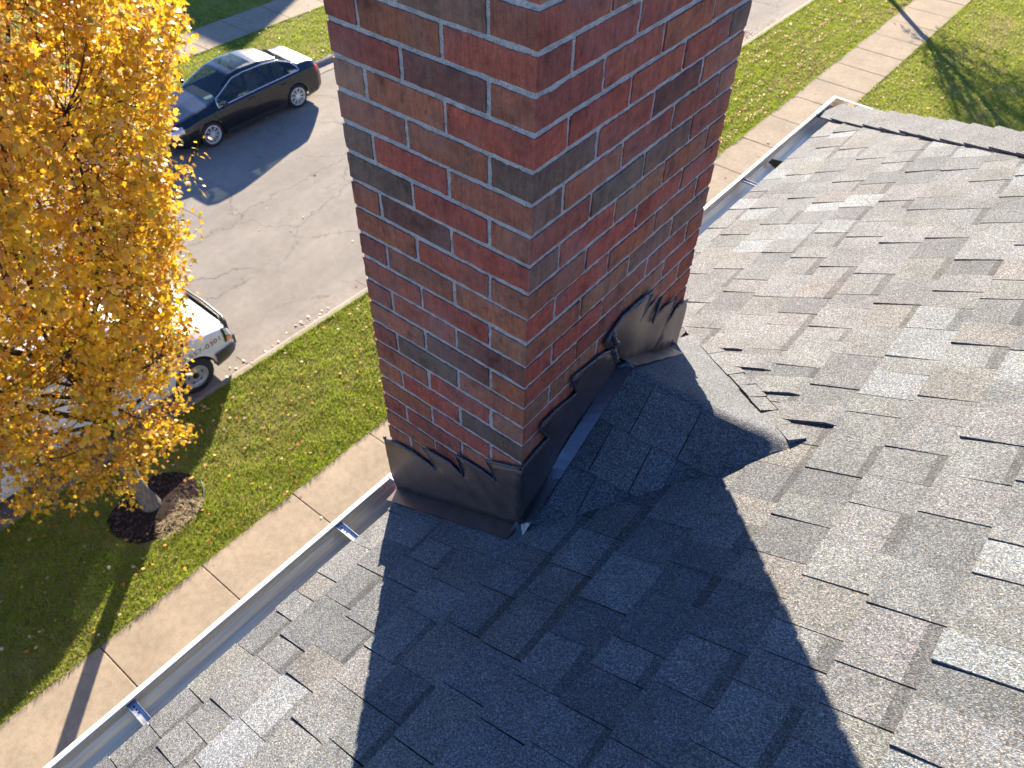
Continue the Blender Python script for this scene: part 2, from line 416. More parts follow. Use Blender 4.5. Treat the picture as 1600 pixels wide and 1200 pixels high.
def fr_main(s, v, h): u = s / NL; return Vector((u, v, SL * u)) + nrm * h

# cricket key points in the world (z relative to Z0)
CA = Vector((0, -.035, -1.36)); CR = Vector((0, .42, -1.055)); CT = Vector((.48, .492, -1.104)); CB = Vector((0, .955, -1.357))
cutA = W2R(-.004, .968); cutB = W2R(.49, .490)
Lcut = math.hypot(cutB[0] - cutA[0], cutB[1] - cutA[1])
nearA = W2R(0.0, -.035); nearB = W2R(.47, .49)
def side(p, a, b): return (b[0] - a[0]) * (p[1] - a[1]) - (b[1] - a[1]) * (p[0] - a[0])
PAL = [((.126, .131, .131), 6), ((.113, .119, .121), 5), ((.137, .144, .144), 5), ((.131, .131, .124), 3), ((.094, .100, .104), 3), ((.160, .174, .180), 2), ((.122, .126, .120), 3)]
pal = [c for c, w in PAL for _ in range(w)]
rs = random.Random(21)
EXP = .1265
pieces = []        # (polygon in (s,v), low height, thickness, colour, band)
for i in range(-4, 26):
    u0 = .041 + EXP * i; s0 = u0 * NL if i > -4 else EAVE * NL; s1 = (u0 + EXP) * NL + .012
    v = -6.0 + rs.uniform(0, .2); tab = True; stripn = rs.uniform(.4, 1.0)
    while v < hipv(u0) + .1:
        w = rs.uniform(.075, .17) if tab else rs.uniform(.07, .15)
        lowres = v < -2.2
        if lowres: w *= 3
        g = .0012
        poly = [(s0 + rs.uniform(-.0015, .0015), v + g), (s0 + rs.uniform(-.0015, .0015), v + w - g), (s1, v + w - g + rs.uniform(-.002, .002)), (s1, v + g + rs.uniform(-.002, .002))]
        # the far valley: keep the roof side of the cut, drop what the cricket and chimney cover
        cu, cv = (u0 + EXP / 2), v + w / 2
        lo = rs.uniform(.0085, .0105) if tab else rs.uniform(.0058, .0068)
        hipc = lambda p: (hipv(p[0] / NL) - .0) - p[1]
        poly = clip(poly, hipc)
        if -.12 < u0 + EXP and u0 < .50 and v + w > -.05 and v < 1.0:
            incr = len(poly) > 2 and u0 > -.05 and all(side((p[0] / NL, p[1]), cutA, cutB) < -.004 and side((p[0] / NL, p[1]), nearA, nearB) > .006 for p in poly)
            if incr: poly = []
            elif len(poly) > 2 and cu > .0 and cu < .50 and -.09 < side((cu, cv), nearA, nearB) / .70 < .10 and side((cu, cv), cutA, cutB) < -.02:
                poly = clip(poly, lambda p: .003 - side((p[0] / NL, p[1]), nearA, nearB))
            elif cv > .47 and cu < .535 and cu > -.03 and side((cu, cv), cutA, cutB) > -.06 * Lcut:
                poly = clip(poly, lambda p: side((p[0] / NL, p[1]), cutA, cutB) * 1)
        if u0 + EXP < .0 and u0 > -.5 and 0 < v and v + w < .8 and (u0 + EXP) < -.01: poly = []
        if len(poly) >= 3 and area(poly) > 2e-4:
            c = vary(rs.choice(pal), .06, rs); band = (rs.random() < (.15 if tab else .62)) and not lowres
            near_cut = cutA[0] - .02 < cu < cutB[0] + .05 and -.01 < side((cu, cv), cutA, cutB) / Lcut < .14
            if near_cut: lo = min(lo, .0075); 
            pieces.append((poly, lo + rs.uniform(-.001, .0012), s0, s1, c, band, (u0 + EXP / 2, cv)))
        v += w; tab = not tab if rs.random() > .12 else tab
def shingle_geo(pc):
    poly, lo, s0, s1, c, band, _ = pc
    L = s1 - s0; top = lambda s: lo - (s - s0) / L * (lo - .0035) * .92
    V = []; F = []; C = []
    parts = [(poly, c)]
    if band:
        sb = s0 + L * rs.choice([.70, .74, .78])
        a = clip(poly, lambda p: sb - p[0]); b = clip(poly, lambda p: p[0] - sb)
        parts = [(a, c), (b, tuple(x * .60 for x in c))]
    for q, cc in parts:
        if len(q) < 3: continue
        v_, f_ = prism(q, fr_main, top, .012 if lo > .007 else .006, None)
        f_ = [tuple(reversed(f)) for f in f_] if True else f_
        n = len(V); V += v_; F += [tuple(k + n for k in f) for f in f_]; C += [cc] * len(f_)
    return V, F, C
vis = []
for pc in pieces:
    cu, cv = pc[6]; d = in_frame(R2W((cu, cv, SL * cu)), 60)
    vis.append(d if d is not None else 1e9)
order = sorted(range(len(pieces)), key=lambda i: vis[i])
single = set(i for i in order[:286] if vis[i] < 1e8)
rest = MB()
for i, pc in enumerate(pieces):
    V, F, C = shingle_geo(pc)
    if not V: continue
    if i in single:
        c0 = fr_main((pc[2] + pc[3]) / 2, pc[6][1], 0)
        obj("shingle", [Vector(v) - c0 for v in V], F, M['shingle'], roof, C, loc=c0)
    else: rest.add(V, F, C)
o = rest.build("shingle", M['shingle'], roof, cols=True); o["kind"] = "stuff"

# hip caps: folded pieces lapping up the hip
dh = Vector((1, -.83, SL)).normalized()
nfar = Vector((0, .6386, 1)).normalized()
wa = nrm.cross(dh).normalized(); wb = nfar.cross(dh).normalized()
if wa.y > 0: wa = -wa
if wb.y < 0: wb = -wb
p0 = Vector((EAVE, hipv(EAVE), SL * EAVE)); upn = (nrm + nfar).normalized()
t = -.02; k = 0
while t < 4.4:
    L = .205; th = .007; V = []; F = []; W = .150 + rs.uniform(-.004, .006)
    for (tt, hh) in ((t + rs.uniform(-.003, .003), .026 + rs.uniform(0, .005)), (t + L, .013)):
        b = p0 + dh * tt
        ring = []
        for (wv, q, nn) in ((wa, 1, nrm), (wa, .5, nrm), (wa, .12, (nrm + upn).normalized()), (wa, 0, upn), (wb, .12, (nfar + upn).normalized()), (wb, .5, nfar), (wb, 1, nfar)):
            base = b + wv * (q * W) + nn * (hh * (1.0 if q < .9 else .72 + rs.uniform(0, .2)))
            ring.append((base, nn))
        V += [r_[0] for r_ in ring] + [r_[0] - r_[1] * th for r_ in ring]
    for a in range(6):
        F += [(a, a + 1, a + 15, a + 14), (a + 7, a + 21, a + 22, a + 8), (a, a + 7, a + 8, a + 1), (a + 14, a + 15, a + 22, a + 21)]
    F += [(0, 14, 21, 7), (6, 13, 27, 20)]
    c = vary(PAL[0][0], .05, rs)
    c0 = p0 + dh * (t + .1)
    obj("hip_cap_shingle", [Vector(v) - c0 for v in V], F, M['shingle'], roof, c, loc=c0)
    t += .145; k += 1

# cricket behind the chimney: near slope courses, far slope, rounded ridge
crk = MB()
def W(p): # world (rel z) -> roof local
    u, v = W2R(p[0], p[1]); return Vector((u, v, p[2] + Z0 - RB))
def cricket_piece(pts, nn, h0, h1, c, th=.012, name="cricket_shingle"):
    """pts low edge first two, then upper two (world rel); lifted along nn"""
    m_ = [Vector(p) for p in pts]
    hs = [h0, h0, h1, h1]
    top = [W(p + nn * h) for p, h in zip(m_, hs)]; bot = [W(p + nn * (h - th)) for p, h in zip(m_, hs)]
    c0 = sum(top, Vector()) / 4
    V = [v - c0 for v in top + bot]; F = [(0, 1, 2, 3), (4, 7, 6, 5), (0, 4, 5, 1), (1, 5, 6, 2), (2, 6, 7, 3), (3, 7, 4, 0)]
    return obj(name, V, F, M['shingle'], roof, c, loc=c0)
nN = (CR - CA).cross(CT - CA).normalized(); nN = nN if nN.z > 0 else -nN
nF = (CB - CR).cross(CT - CR).normalized(); nF = nF if nF.z > 0 else -nF
e1 = (CT - CR).normalized(); e2 = nN.cross(e1); e2 = e2 if e2.y < 0 else -e2
eF = nF.cross(e1); eF = eF if eF.y > 0 else -eF
# smooth body (membrane-soft transitions into the roof)
NU, NVv = 44, 80
Vg = []; Fg = []; 
def roofz(x, y): u, v = W2R(x, y); return SL * u - 1.36
def crz(x, y, raw=False):
    zn = CR.z + (-(nN.x * (x - CR.x) + nN.y * (y - CR.y)) / nN.z); zf = CR.z + (-(nF.x * (x - CR.x) + nF.y * (y - CR.y)) / nF.z)
    kk = .012; z = -kk * math.log(math.exp(-zn / kk) + math.exp(-zf / kk))      # rounded ridge
    sm = max(0, min(1, (x - .30) / .12)); rz = roofz(x, y); off = .0045 + .0075 * sm * sm * (3 - 2 * sm)
    d = z - rz; kk = .0075
    if raw: return d
    if d < 0: off *= math.exp(d / .014)
    return rz + off + (kk * math.log(1 + math.exp(min(40, d / kk))) if d < .3 else d)
for i in range(NU + 1):
    for j in range(NVv + 1):
        x = -.02 + .60 * i / NU; y = -.16 + 1.15 * j / NVv
        Vg.append(W((x, y, crz(x, y))))
def keep(x, y):
    u, v = W2R(x, y); return side((u, v), cutA, cutB) < .006
for i in range(NU):
    for j in range(NVv):
        x = -.02 + .60 * (i + .5) / NU; y = -.16 + 1.15 * (j + .5) / NVv
        if not keep(x, y) or (x < 0 and y < .0) or crz(x, y, True) < -.055: continue
        a = i * (NVv + 1) + j; Fg.append((a, a + NVv + 1, a + NVv + 2, a + 1))
o = obj("cricket", Vg, Fg, M['shingle'], roof, (.114, .122, .126), smooth=True)
o["label"] = "small shingled saddle behind the chimney, shaded on one side and sunlit on the other"
# near-slope shingles in three courses with separate tabs
rc = random.Random(4)
def near_pt(a, b): return CR + e1 * a + e2 * b
for (b0, b1, cuts) in ((.015, .160, [.008, .122, .262, .375]), (.150, .300, [.012, .072, .19, .265]), (.290, .43, [.012, .095, .165])):
    for a0, a1 in zip(cuts[:-1], cuts[1:]):
        g = .0016
        # keep inside the near slope
        lim = lambda b: max(.0, .47 * (1 - (b / .60)))
        A0, A1 = a0 + g, a1 - g
        p = [near_pt(A0, b1 + rc.uniform(-.003, .003)), near_pt(min(A1, lim(b1) + .05), b1 + rc.uniform(-.003, .003)), near_pt(A1, b0), near_pt(A0, b0)]
        cricket_piece(p, nN, .017 + rc.uniform(-.002, .004), .006, vary(rc.choice(pal), .12, rc))
# lifted, cut shingle ends along the far valley
dcut = (Vector((cutB[0], cutB[1], 0)) - Vector((cutA[0], cutA[1], 0))); Lc = dcut.length; dcut.normalize()
def lifted(wa_, wb_, width, h0, h1, dia=0.0):
    """a tab lying along the slope from wa_ to wb_ (world x,y), its near side edge standing up"""
    a, b = W2R(*wa_), W2R(*wb_); V = []
    for (u, v, h) in ((a[0], a[1], h0), (b[0], b[1], h1), (b[0] + .045, b[1] + .002, .003), (b[0] + .045, b[1] + width, .003), (b[0] + .004, b[1] + width, .008), (a[0] - .006 + dia, a[1] + width, .008)): V.append(fr_main(u * NL, v, h))
    V += [p - nrm * .007 for p in V]; c0 = fr_main(a[0] * NL, a[1], 0)
    F = [(0, 1, 4, 5), (1, 2, 3, 4), (6, 11, 10, 7), (7, 10, 9, 8)] + [(i, i + 6, (i + 1) % 6 + 6, (i + 1) % 6) for i in range(6)]
    obj("shingle", [Vector(v) - c0 for v in V], F, M['shingle'], roof, vary(PAL[0][0], .05, rc), loc=c0)
lifted((.060, .908), (.166, .916), .075, .0125, .0115)
lifted((.168, .815), (.284, .816), .080, .0130, .0110)
lifted((.290, .697), (.406, .708), .085, .0115, .0120)
lifted((.405, .586), (.540, .590), .085, .0115, .0150)
# the cut edge itself: narrow lifted strips
for q in range(1, 9):
    ta, tb = Lc * (q / 9.0) + .002, Lc * ((q + 1) / 9.0) + rc.uniform(-.003, .002)
    a = Vector((cutA[0], cutA[1], 0)) + dcut * ta; b = Vector((cutA[0], cutA[1], 0)) + dcut * tb
    nv = Vector((-dcut.y, dcut.x, 0)); wv = rc.uniform(.040, .055); j0 = rc.uniform(-.002, .004)
    poly = [((a + nv * j0).x * NL, (a + nv * j0).y), ((b + nv * j0).x * NL, (b + nv * j0).y), ((b + nv * wv).x * NL, (b + nv * wv).y), ((a + nv * wv).x * NL, (a + nv * wv).y)]
    hq = .0195 + (.0060 if q in (5, 6) else 0) + rc.uniform(0, .0015)
    V, F = prism(poly, fr_main, lambda s: hq, .014, None)
    for k_ in (2, 3): V[k_] = V[k_] - nrm * (hq - .0095)
    c0 = Vector((a.x, a.y, SL * a.x))
    obj("cut_shingle_edge", [Vector(v) - c0 for v in V], F, M['shingle'], roof, vary(pal[0], .08, rc), loc=c0)

# roof edge, fascia, walls
f = MB(); f.box((EAVE + .026, -6, SL * EAVE - .16), (EAVE + .045, -.02, SL * EAVE - .006)); f.box((EAVE + .026, .83, SL * EAVE - .16), (EAVE + .045, hipv(EAVE) - .02, SL * EAVE - .006))
f.box((EAVE + .046, hipv(EAVE) - .045, SL * EAVE - .16), (6, hipv(EAVE) - .026, SL * EAVE - .006))
o = f.build("fascia", M['soffit'], house); o.location = roof.location; o.rotation_euler = roof.rotation_euler
f = MB(); f.box((EAVE - .004, -6, SL * EAVE - .004), (EAVE + .02, -.03, SL * EAVE + .0005)); f.box((EAVE - .004, .83, SL * EAVE - .004), (EAVE + .02, hipv(EAVE), SL * EAVE + .0005))
o = f.build("drip_edge", M['soffit'], roof)
f = MB(); f.box((-.02, -5.8, -RB), (6.3, 2.95, SL * EAVE - .17))
o = f.build("wall", M['stucco'], house); o.location = roof.location; o.rotation_euler = roof.rotation_euler

# ---- gutters
GT = SL * EAVE - .008; LIP = -.541; BK = EAVE + .020
def gutter(v0, v1, cap0, cap1):
    # K-style section (u,z) from the back top down, across, and up the stepped front to the folded lip
    pr = [(BK, GT - .004), (BK, GT - .086), (BK - .028, GT - .088), (BK - .042, GT - .078), (LIP + .034, GT - .054), (LIP + .014, GT - .036), (LIP + .004, GT - .020), (LIP + .001, GT)]
    out = [(x + (.0012 if i < 2 else -.0012), z - .0012) for i, (x, z) in enumerate(pr)]
    n = 14; V = []; F = []; r = random.Random(2)
    ring = pr + out[::-1]; m = len(ring)
    for i in range(n + 1):
        vv = v0 + (v1 - v0) * i / n; w = .0012 * sin(i * 1.7)
        for x, z in ring: V.append((x + w, vv, z + w * .5))
    for i in range(n):
        for j in range(m): F.append((i*m+j, i*m+(j+1) % m, (i+1)*m+(j+1) % m, (i+1)*m+j))
    go = obj("gutter", V, F, M['alu'], house); go.location = roof.location; go.rotation_euler = roof.rotation_euler
    # folded lip
    b = MB(); V = []; F = []
    lp = [(LIP, GT - .008), (LIP, GT + .001), (LIP + .003, GT + .003), (LIP + .016, GT + .003), (LIP + .017, GT - .004), (LIP + .014, GT - .004), (LIP + .003, GT - .001)]
    m = len(lp)
    for i in range(n + 1):
        vv = v0 + (v1 - v0) * i / n; w = .0012 * sin(i * 1.7)
        for x, z in lp: V.append((x + w - .0015, vv, z + w * .5))
    F = []
    for i in range(n):
        for j in range(m): F.append((i*m+j, (i+1)*m+j, (i+1)*m+(j+1) % m, i*m+(j+1) % m))
    b.add(V, F); b.build("lip", M['alu_white'], go)
    for vv, on in ((v0, cap0), (v1, cap1)):
        if not on: continue
        b = MB(); poly = [(BK, GT), (BK, GT - .090), (BK - .045, GT - .092), (BK - .058, GT - .062), (LIP + .010, GT - .036), (LIP, GT - .008), (LIP, GT + .002)]
        V = [(x, vv - .0015, z) for x, z in poly] + [(x, vv + .0015, z) for x, z in poly]; m = 7
        F = [tuple(range(m)), tuple(range(2 * m - 1, m - 1, -1))] + [(i, i + m, (i + 1) % m + m, (i + 1) % m) for i in range(m)]
        b.add(V, F); b.box((LIP, vv - .014 if vv < v1 + .001 and on == 2 else vv - .002, GT + .0005), (BK, vv + .002, GT + .004))
        b.build("end_cap", M['alu_white'], go)
    return go
g1 = gutter(-6, .005, 0, 2); g2 = gutter(.83, 3.45, 0, 0)
def hanger(g, vv, tilt=0):
    h = MB(); w = .011
    h.box((LIP + .004, vv - w, GT - .012), (BK - .002, vv + w, GT - .0095))
    h.box((LIP + .004, vv - w - .0015, GT - .012), (BK - .002, vv - w, GT - .004)); h.box((LIP + .004, vv + w, GT - .012), (BK - .002, vv + w + .0015, GT - .004))
    ho = h.build("hanger", M['galv'], g)
    s_ = MB(); s_.lathe([(0, GT - .006), (.005, GT - .0065), (.0055, GT - .0095)], 8, 'z'); s_.V = [(x + BK - .014, y + vv, z) for x, y, z in s_.V]
    for q in range(3): s_.box((LIP + .028 + .011 * q, vv - .003, GT - .0094), (LIP + .034 + .011 * q, vv + .002, GT - .0090))
    s_.build("screw", M['plastic'], g)
for vv in (-1.56, -.945, -.232): hanger(g1, vv)
for vv in (1.42, 2.36): hanger(g2, vv)
# corner gutter along the far eave
b = MB(); v_c = 3.45; L2 = 3.0
pr = [(3.36, GT - .004), (3.36, GT - .088), (3.405, GT - .090), (3.42, GT - .06), (3.455, GT - .034), (3.462, GT)]
V = []; F = []; n = 8
for i in range(n + 1):
    uu = LIP + (L2 - LIP) * i / n
    for y, z in pr: V.append((uu, y, z))
    for y, z in pr[::-1]: V.append((uu, y + .0012, z - .0012))
m = 12
for i in range(n):
    for j in range(m): F.append((i*m+j, i*m+(j+1) % m, (i+1)*m+(j+1) % m, (i+1)*m+j))
b.add(V, F)
b.add([(LIP, 3.36 + .0, GT), (LIP, 3.464, GT), (LIP, 3.455, GT - .034), (LIP, 3.405, GT - .09), (LIP, 3.36, GT - .09)], [(0, 1, 2, 3, 4)])
g3 = b.build("gutter", M['alu'], house); g3.location = roof.location; g3.rotation_euler = roof.rotation_euler
b = MB(); b.box((LIP - .002, 3.449, GT - .003), (L2, 3.466, GT + .004)); b.build("lip", M['alu_white'], g3)
b = MB(); b.box((LIP - .0035, 3.20, GT - .006), (LIP + .018, 3.4485, GT + .0055)); b.build("corner_sleeve", M['alu_white'], g3)
# rusty gap where the two gutter lengths lap
b = MB(); b.add([(BK, 2.63, GT - .02), (BK - .05, 2.63, GT - .055), (LIP + .026, 2.62, GT - .026), (LIP + .026, 2.66, GT - .024), (BK - .03, 2.69, GT - .03), (BK, 2.68, GT - .02)], [(0, 1, 2, 3, 4, 5)])
rg = random.Random(3)
dm = mat("debris_brown", (.085, .055, .018), .9); o = b.build("debris", dm, g2); o["label"] = "brown wet leaf debris lying in the gutter"

# ================================================================ CHIMNEY
CH = .068161; MOD = .2032; W1 = .4933; W2 = .800
NTOP = -11; NBOT = 24
mc = random.Random(11)
def grid_box(x0, x1, y0, y1, z0, z1, nx, ny, nz, amp, rnd, rounding=.0):
    idx = {}; V = []; F = []
    def vid(i, j, k):
        if (i, j, k) in idx: return idx[(i, j, k)]
        p = [x0 + (x1 - x0) * i / nx, y0 + (y1 - y0) * j / ny, z0 + (z1 - z0) * k / nz]
        ex = (i in (0, nx)) + (j in (0, ny)) + (k in (0, nz))
        if ex >= 2 and rounding:
            for a, (q, nn) in enumerate(((i, nx), (j, ny), (k, nz))):
                if q == 0: p[a] += rounding * rnd.uniform(.4, 1.6)
                if q == nn: p[a] -= rounding * rnd.uniform(.4, 1.6)
        p = [a + rnd.uniform(-amp, amp) for a in p]
        idx[(i, j, k)] = len(V); V.append(tuple(p)); return idx[(i, j, k)]
    for j in range(ny):
        for k in range(nz):
            F.append((vid(0, j, k), vid(0, j, k+1), vid(0, j+1, k+1), vid(0, j+1, k))); F.append((vid(nx, j, k), vid(nx, j+1, k), vid(nx, j+1, k+1), vid(nx, j, k+1)))
    for i in range(nx):
        for k in range(nz):
            F.append((vid(i, 0, k), vid(i+1, 0, k), vid(i+1, 0, k+1), vid(i, 0, k+1))); F.append((vid(i, ny, k), vid(i, ny, k+1), vid(i+1, ny, k+1), vid(i+1, ny, k)))
    for i in range(nx):
        for j in range(ny):
            F.append((vid(i, j, 0), vid(i, j+1, 0), vid(i+1, j+1, 0), vid(i+1, j, 0))); F.append((vid(i, j, nz), vid(i+1, j, nz), vid(i+1, j+1, nz), vid(i, j+1, nz)))
    return V, F
IN = .0040
ztop = Z0 - NTOP * CH
V, F = grid_box(-W1 + IN, -IN, IN, W2 - IN, Z0 - 1.9, ztop - .003, 60, 96, 320, .0010, mc)
chim = obj("chimney", V, F, M['mortar'], house, smooth=False); chim.location = -HL
chim["label"] = "tall red brick chimney with grey mortar and dark metal flashing at its foot"
BC = dict(red=(.370, .088, .054), red2=(.340, .093, .056), orange=(.365, .122, .064), brown=(.325, .112, .061), tan=(.345, .152, .082),
          umber=(.152, .090, .060), plum=(.188, .076, .055), grey=(.220, .116, .075), maroon=(.285, .081, .054), olive=(.158, .100, .064))
base_pick = ['red', 'red', 'red2', 'red2', 'red2', 'orange', 'orange', 'orange', 'brown', 'brown', 'brown', 'maroon', 'maroon', 'tan', 'grey']
OV = {('f', 0, 0): 'brown', ('f', 0, 1): 'grey', ('f', 1, 0): 'red2', ('f', 1, 1): 'brown', ('f', 2, 0): 'brown', ('f', 2, 1): 'plum', ('f', 2, 2): 'maroon',
      ('f', 3, 0): 'red', ('f', 3, 1): 'orange', ('f', 3, 2): 'tan', ('f', 4, 0): 'umber', ('f', 4, 1): 'orange', ('f', 4, 2): 'brown', ('f', 5, 0): 'orange',
      ('f', 5, 1): 'red', ('f', 5, 2): 'grey', ('f', 6, 0): 'brown', ('f', 6, 1): 'red', ('f', 6, 2): 'umber', ('f', 7, 0): 'red', ('f', 7, 1): 'plum', ('f', 7, 2): 'brown',
      ('f', 8, 0): 'brown', ('f', 8, 1): 'red2', ('f', 8, 2): 'orange', ('f', 9, 0): 'orange', ('f', 9, 1): 'brown', ('f', 10, 0): 'tan', ('f', 10, 1): 'red', ('f', 11, 0): 'plum',
      ('f', 11, 1): 'red2', ('f', 12, 0): 'orange', ('f', 12, 1): 'plum', ('f', 13, 0): 'orange', ('f', 13, 1): 'olive', ('f', 14, 0): 'tan', ('f', 14, 1): 'red', ('f', 15, 0): 'umber',
      ('f', 15, 1): 'red', ('f', 16, 0): 'orange', ('f', 16, 1): 'red',
      ('r', 1, 0): 'maroon', ('r', 2, 0): 'maroon', ('r', 3, 0): 'red', ('r', 4, 0): 'umber', ('r', 4, 1): 'red2', ('r', 4, 2): 'plum', ('r', 5, 0): 'grey', ('r', 5, 1): 'brown', ('r', 6, 0): 'red2',
      ('r', 6, 1): 'olive', ('r', 6, 2): 'grey', ('r', 7, 0): 'grey', ('r', 3, 4): 'grey', ('r', 2, 1): 'red2', ('r', 3, 1): 'red', ('r', 3, 2): 'red2', ('r', 11, 2): 'brown', ('r', 10, 0): 'brown'}
hidden = MB(); nb = 0
def brick(x0, x1, y0, y1, k, cf, cr, visible):
    """one brick; cf and cr are the colours of its faces towards -y and +x"""
    g0 = .5 * CH * .128 + mc.uniform(-.0009, .0009); g1 = .5 * CH * .128 + mc.uniform(-.0009, .0009)
    z1 = Z0 - k * CH - g0; z0 = Z0 - (k + 1) * CH + g1
    pr = mc.uniform(-.0012, .0012)
    X0, X1, Y0, Y1 = x0, x1, y0, y1
    jt = .0039
    if x0 > -W1 + .002: X0 += jt + mc.uniform(-.0012, .0012)
    else: X0 += pr
    if x1 < -.002: X1 -= jt + mc.uniform(-.0012, .0012)
    else: X1 += pr
    if y0 > .002: Y0 += jt + mc.uniform(-.0012, .0012)
    else: Y0 -= pr
    if y1 < W2 - .002: Y1 -= jt + mc.uniform(-.0012, .0012)
    else: Y1 -= pr
    if visible:
        V, F = grid_box(X0, X1, Y0, Y1, z0, z1, 9 if X1 - X0 > .12 else 5, 9 if Y1 - Y0 > .12 else 5, 4, .00055, mc, .0013)
        c0 = Vector(((X0 + X1) / 2, (Y0 + Y1) / 2, (z0 + z1) / 2))
        cols = []
        for f in F:
            a, b, c = (Vector(V[i]) for i in f[:3]); nn = (b - a).cross(c - a)
            nn = nn.normalized() if nn.length > 0 else Vector((0, 0, 1))
            cols.append(cr if abs(nn.x) > .7 else cf)
        obj("brick", [Vector(v) - c0 for v in V], F, M['brick'], chim, cols, loc=c0)
    else:
        hidden.box((X0, Y0, z0), (X1, Y1, z1), cf)
DEP = .0975
for k in range(NTOP, NBOT + 1):
    A = (k % 2 != 0)
    yl = k * CH                   # visible if some of it stands in the frame
    def colr(f, i): 
        return vary(BC[OV.get((f, k, i)) or mc.choice(base_pick)], .10, mc)
    vis_f = k >= -2 and k <= 23; vis_r = k >= -2 and k <= 19
    # front face (towards -y): from the corner x=0 backwards
    xs = [0, 1, 2, W1 / MOD] if A else [0, .5, 1.5, W1 / MOD]
    ys = [0, .5, 1.5, 2.5, 3.5, W2 / MOD] if A else [0, 1, 2, 3, W2 / MOD]
    for i in range(3):
        v = vis_f
        if i == 0:
            y1 = ys[1] * MOD if A else ys[1] * MOD
            if A: brick(-MOD, 0, 0, .5 * MOD, k, colr('f', 0), colr('r', 0), v)
            else: brick(-.5 * MOD, 0, 0, MOD, k, colr('f', 0), colr('r', 0), v)
        else: brick(-xs[i + 1] * MOD, -xs[i] * MOD, 0, DEP, k, colr('f', i), colr('f', i), v)
    for i in range(1, len(ys) - 1):
        brick(-DEP, 0, ys[i] * MOD, ys[i + 1] * MOD, k, colr('r', i), colr('r', i), vis_r and (k > -3))
    # west and north sides
    y = DEP + (.0 if A else MOD / 2)
    if not A: brick(-W1, -W1 + DEP, DEP, DEP + MOD / 2, k, colr('w', 0), colr('w', 0), False)
    i = 1
    while y < W2 - .02:
        y2 = min(y + MOD, W2); brick(-W1, -W1 + DEP, y, y2, k, colr('w', i), colr('w', i), False); y = y2; i += 1
    x = -W1 + DEP
    while x < -DEP - .02:
        x2 = min(x + MOD, -DEP); brick(x, x2, W2 - DEP, W2, k, colr('n', i), colr('n', i), False); x = x2; i += 1
ho = hidden.build("brick", M['brick'], chim, cols=True); ho["kind"] = "stuff"
# lower stack against the house wall, crown slab and clay flue
b = MB(); b.box((-W1, 0, 0), (0, W2, Z0 - 1.72), (.2, .08, .055)); b.build("lower_stack", M['brick'], chim, cols=True)
b = MB(); b.box((-W1 - .03, -.03, ztop), (.03, W2 + .03, ztop + .07)); b.build("crown", M['kerb'], chim)
b = MB(); b.box((-.37, .13, ztop + .07), (-.13, .43, ztop + .25)); b.build("flue", mat("clay_flue", (.35, .16, .09), .9), chim)

# ---- flashing (x,z) on the front face, (y,z) on the uphill face; z relative to Z0
def plate(name, outline, to3, nvec, th=.0012, warp=None):
    import bmesh
    from mathutils.geometry import tessellate_polygon
    bm = bmesh.new(); vs_ = [bm.verts.new(to3(a, b)) for a, b in outline]
    for t_ in tessellate_polygon([[Vector((a, b, 0)) for a, b in outline]]): bm.faces.new([vs_[i] for i in t_])
    bmesh.ops.recalc_face_normals(bm, faces=bm.faces[:])
    for _ in range(3): bmesh.ops.subdivide_edges(bm, edges=[e for e in bm.edges if e.calc_length() > .045], cuts=1); bmesh.ops.triangulate(bm, faces=bm.faces[:], ngon_method='EAR_CLIP')
    if warp:
        for v in bm.verts: v.co += Vector(nvec) * warp(v.co)
    me = bpy.data.meshes.new(name); bm.to_mesh(me); bm.free(); me.materials.append(M['bronze'])
    me.polygons.foreach_set("use_smooth", [True] * len(me.polygons))
    o = bpy.data.objects.new(name, me); lk(o, chim)
    md = o.modifiers.new("thickness", 'SOLIDIFY'); md.thickness = th; md.offset = 0
    return o
def strip_mesh(name, A, B, th=.0015, m='bronze', n=12, wob=.0):
    """quad strip between polylines A and B (world, z rel), thickened downwards"""
    V = []; F = []
    def at(P, t):
        L = [0]
        for p, q in zip(P[:-1], P[1:]): L.append(L[-1] + (Vector(q) - Vector(p)).length)
        d = t * L[-1]
        for i in range(len(P) - 1):
            if d <= L[i + 1] + 1e-9:
                f_ = (d - L[i]) / max(1e-9, L[i + 1] - L[i]); return Vector(P[i]).lerp(Vector(P[i + 1]), f_)
        return Vector(P[-1])
    for i in range(n + 1):
        a, b = at(A, i / n), at(B, i / n); b = b + Vector((0, 0, wob * sin(i * 2.3)))
        for p in (a, b, b - Vector((0, 0, th)), a - Vector((0, 0, th))): V.append((p.x, p.y, p.z + Z0))
        if i:
            k = 4 * i - 4
            for j in range(4): F.append((k + j, k + (j + 1) % 4, k + 4 + (j + 1) % 4, k + 4 + j))
    F += [(0, 3, 2, 1), (4 * n, 4 * n + 1, 4 * n + 2, 4 * n + 3)]
    return obj(name, V, F, M[m], chim)
def bead(lines, rad, parent, name="sealant"):
    r = random.Random(9); mb = MB()
    for pts in lines:
        P = []; R_ = []
        for a, b in zip(pts[:-1], pts[1:]):
            a, b = Vector(a), Vector(b); nseg = max(2, int((b - a).length / .006))
            for q in range(nseg): P.append(a.lerp(b, q / nseg))
        P.append(Vector(pts[-1]))
        for i, p in enumerate(P):
            R_.append(rad * (.75 + .55 * abs(mnoise.noise(p * 45)) + r.uniform(-.10, .22)))
            P[i] = p + Vector((r.uniform(-1, 1), r.uniform(-1, 1), r.uniform(-1, 1))) * rad * .12
        R_[0] *= .6; R_[-1] *= .5
        mb.tube(P, R_, 7)
    return mb.build(name, M['caulk'], parent, smooth=True)
YF = -.0075
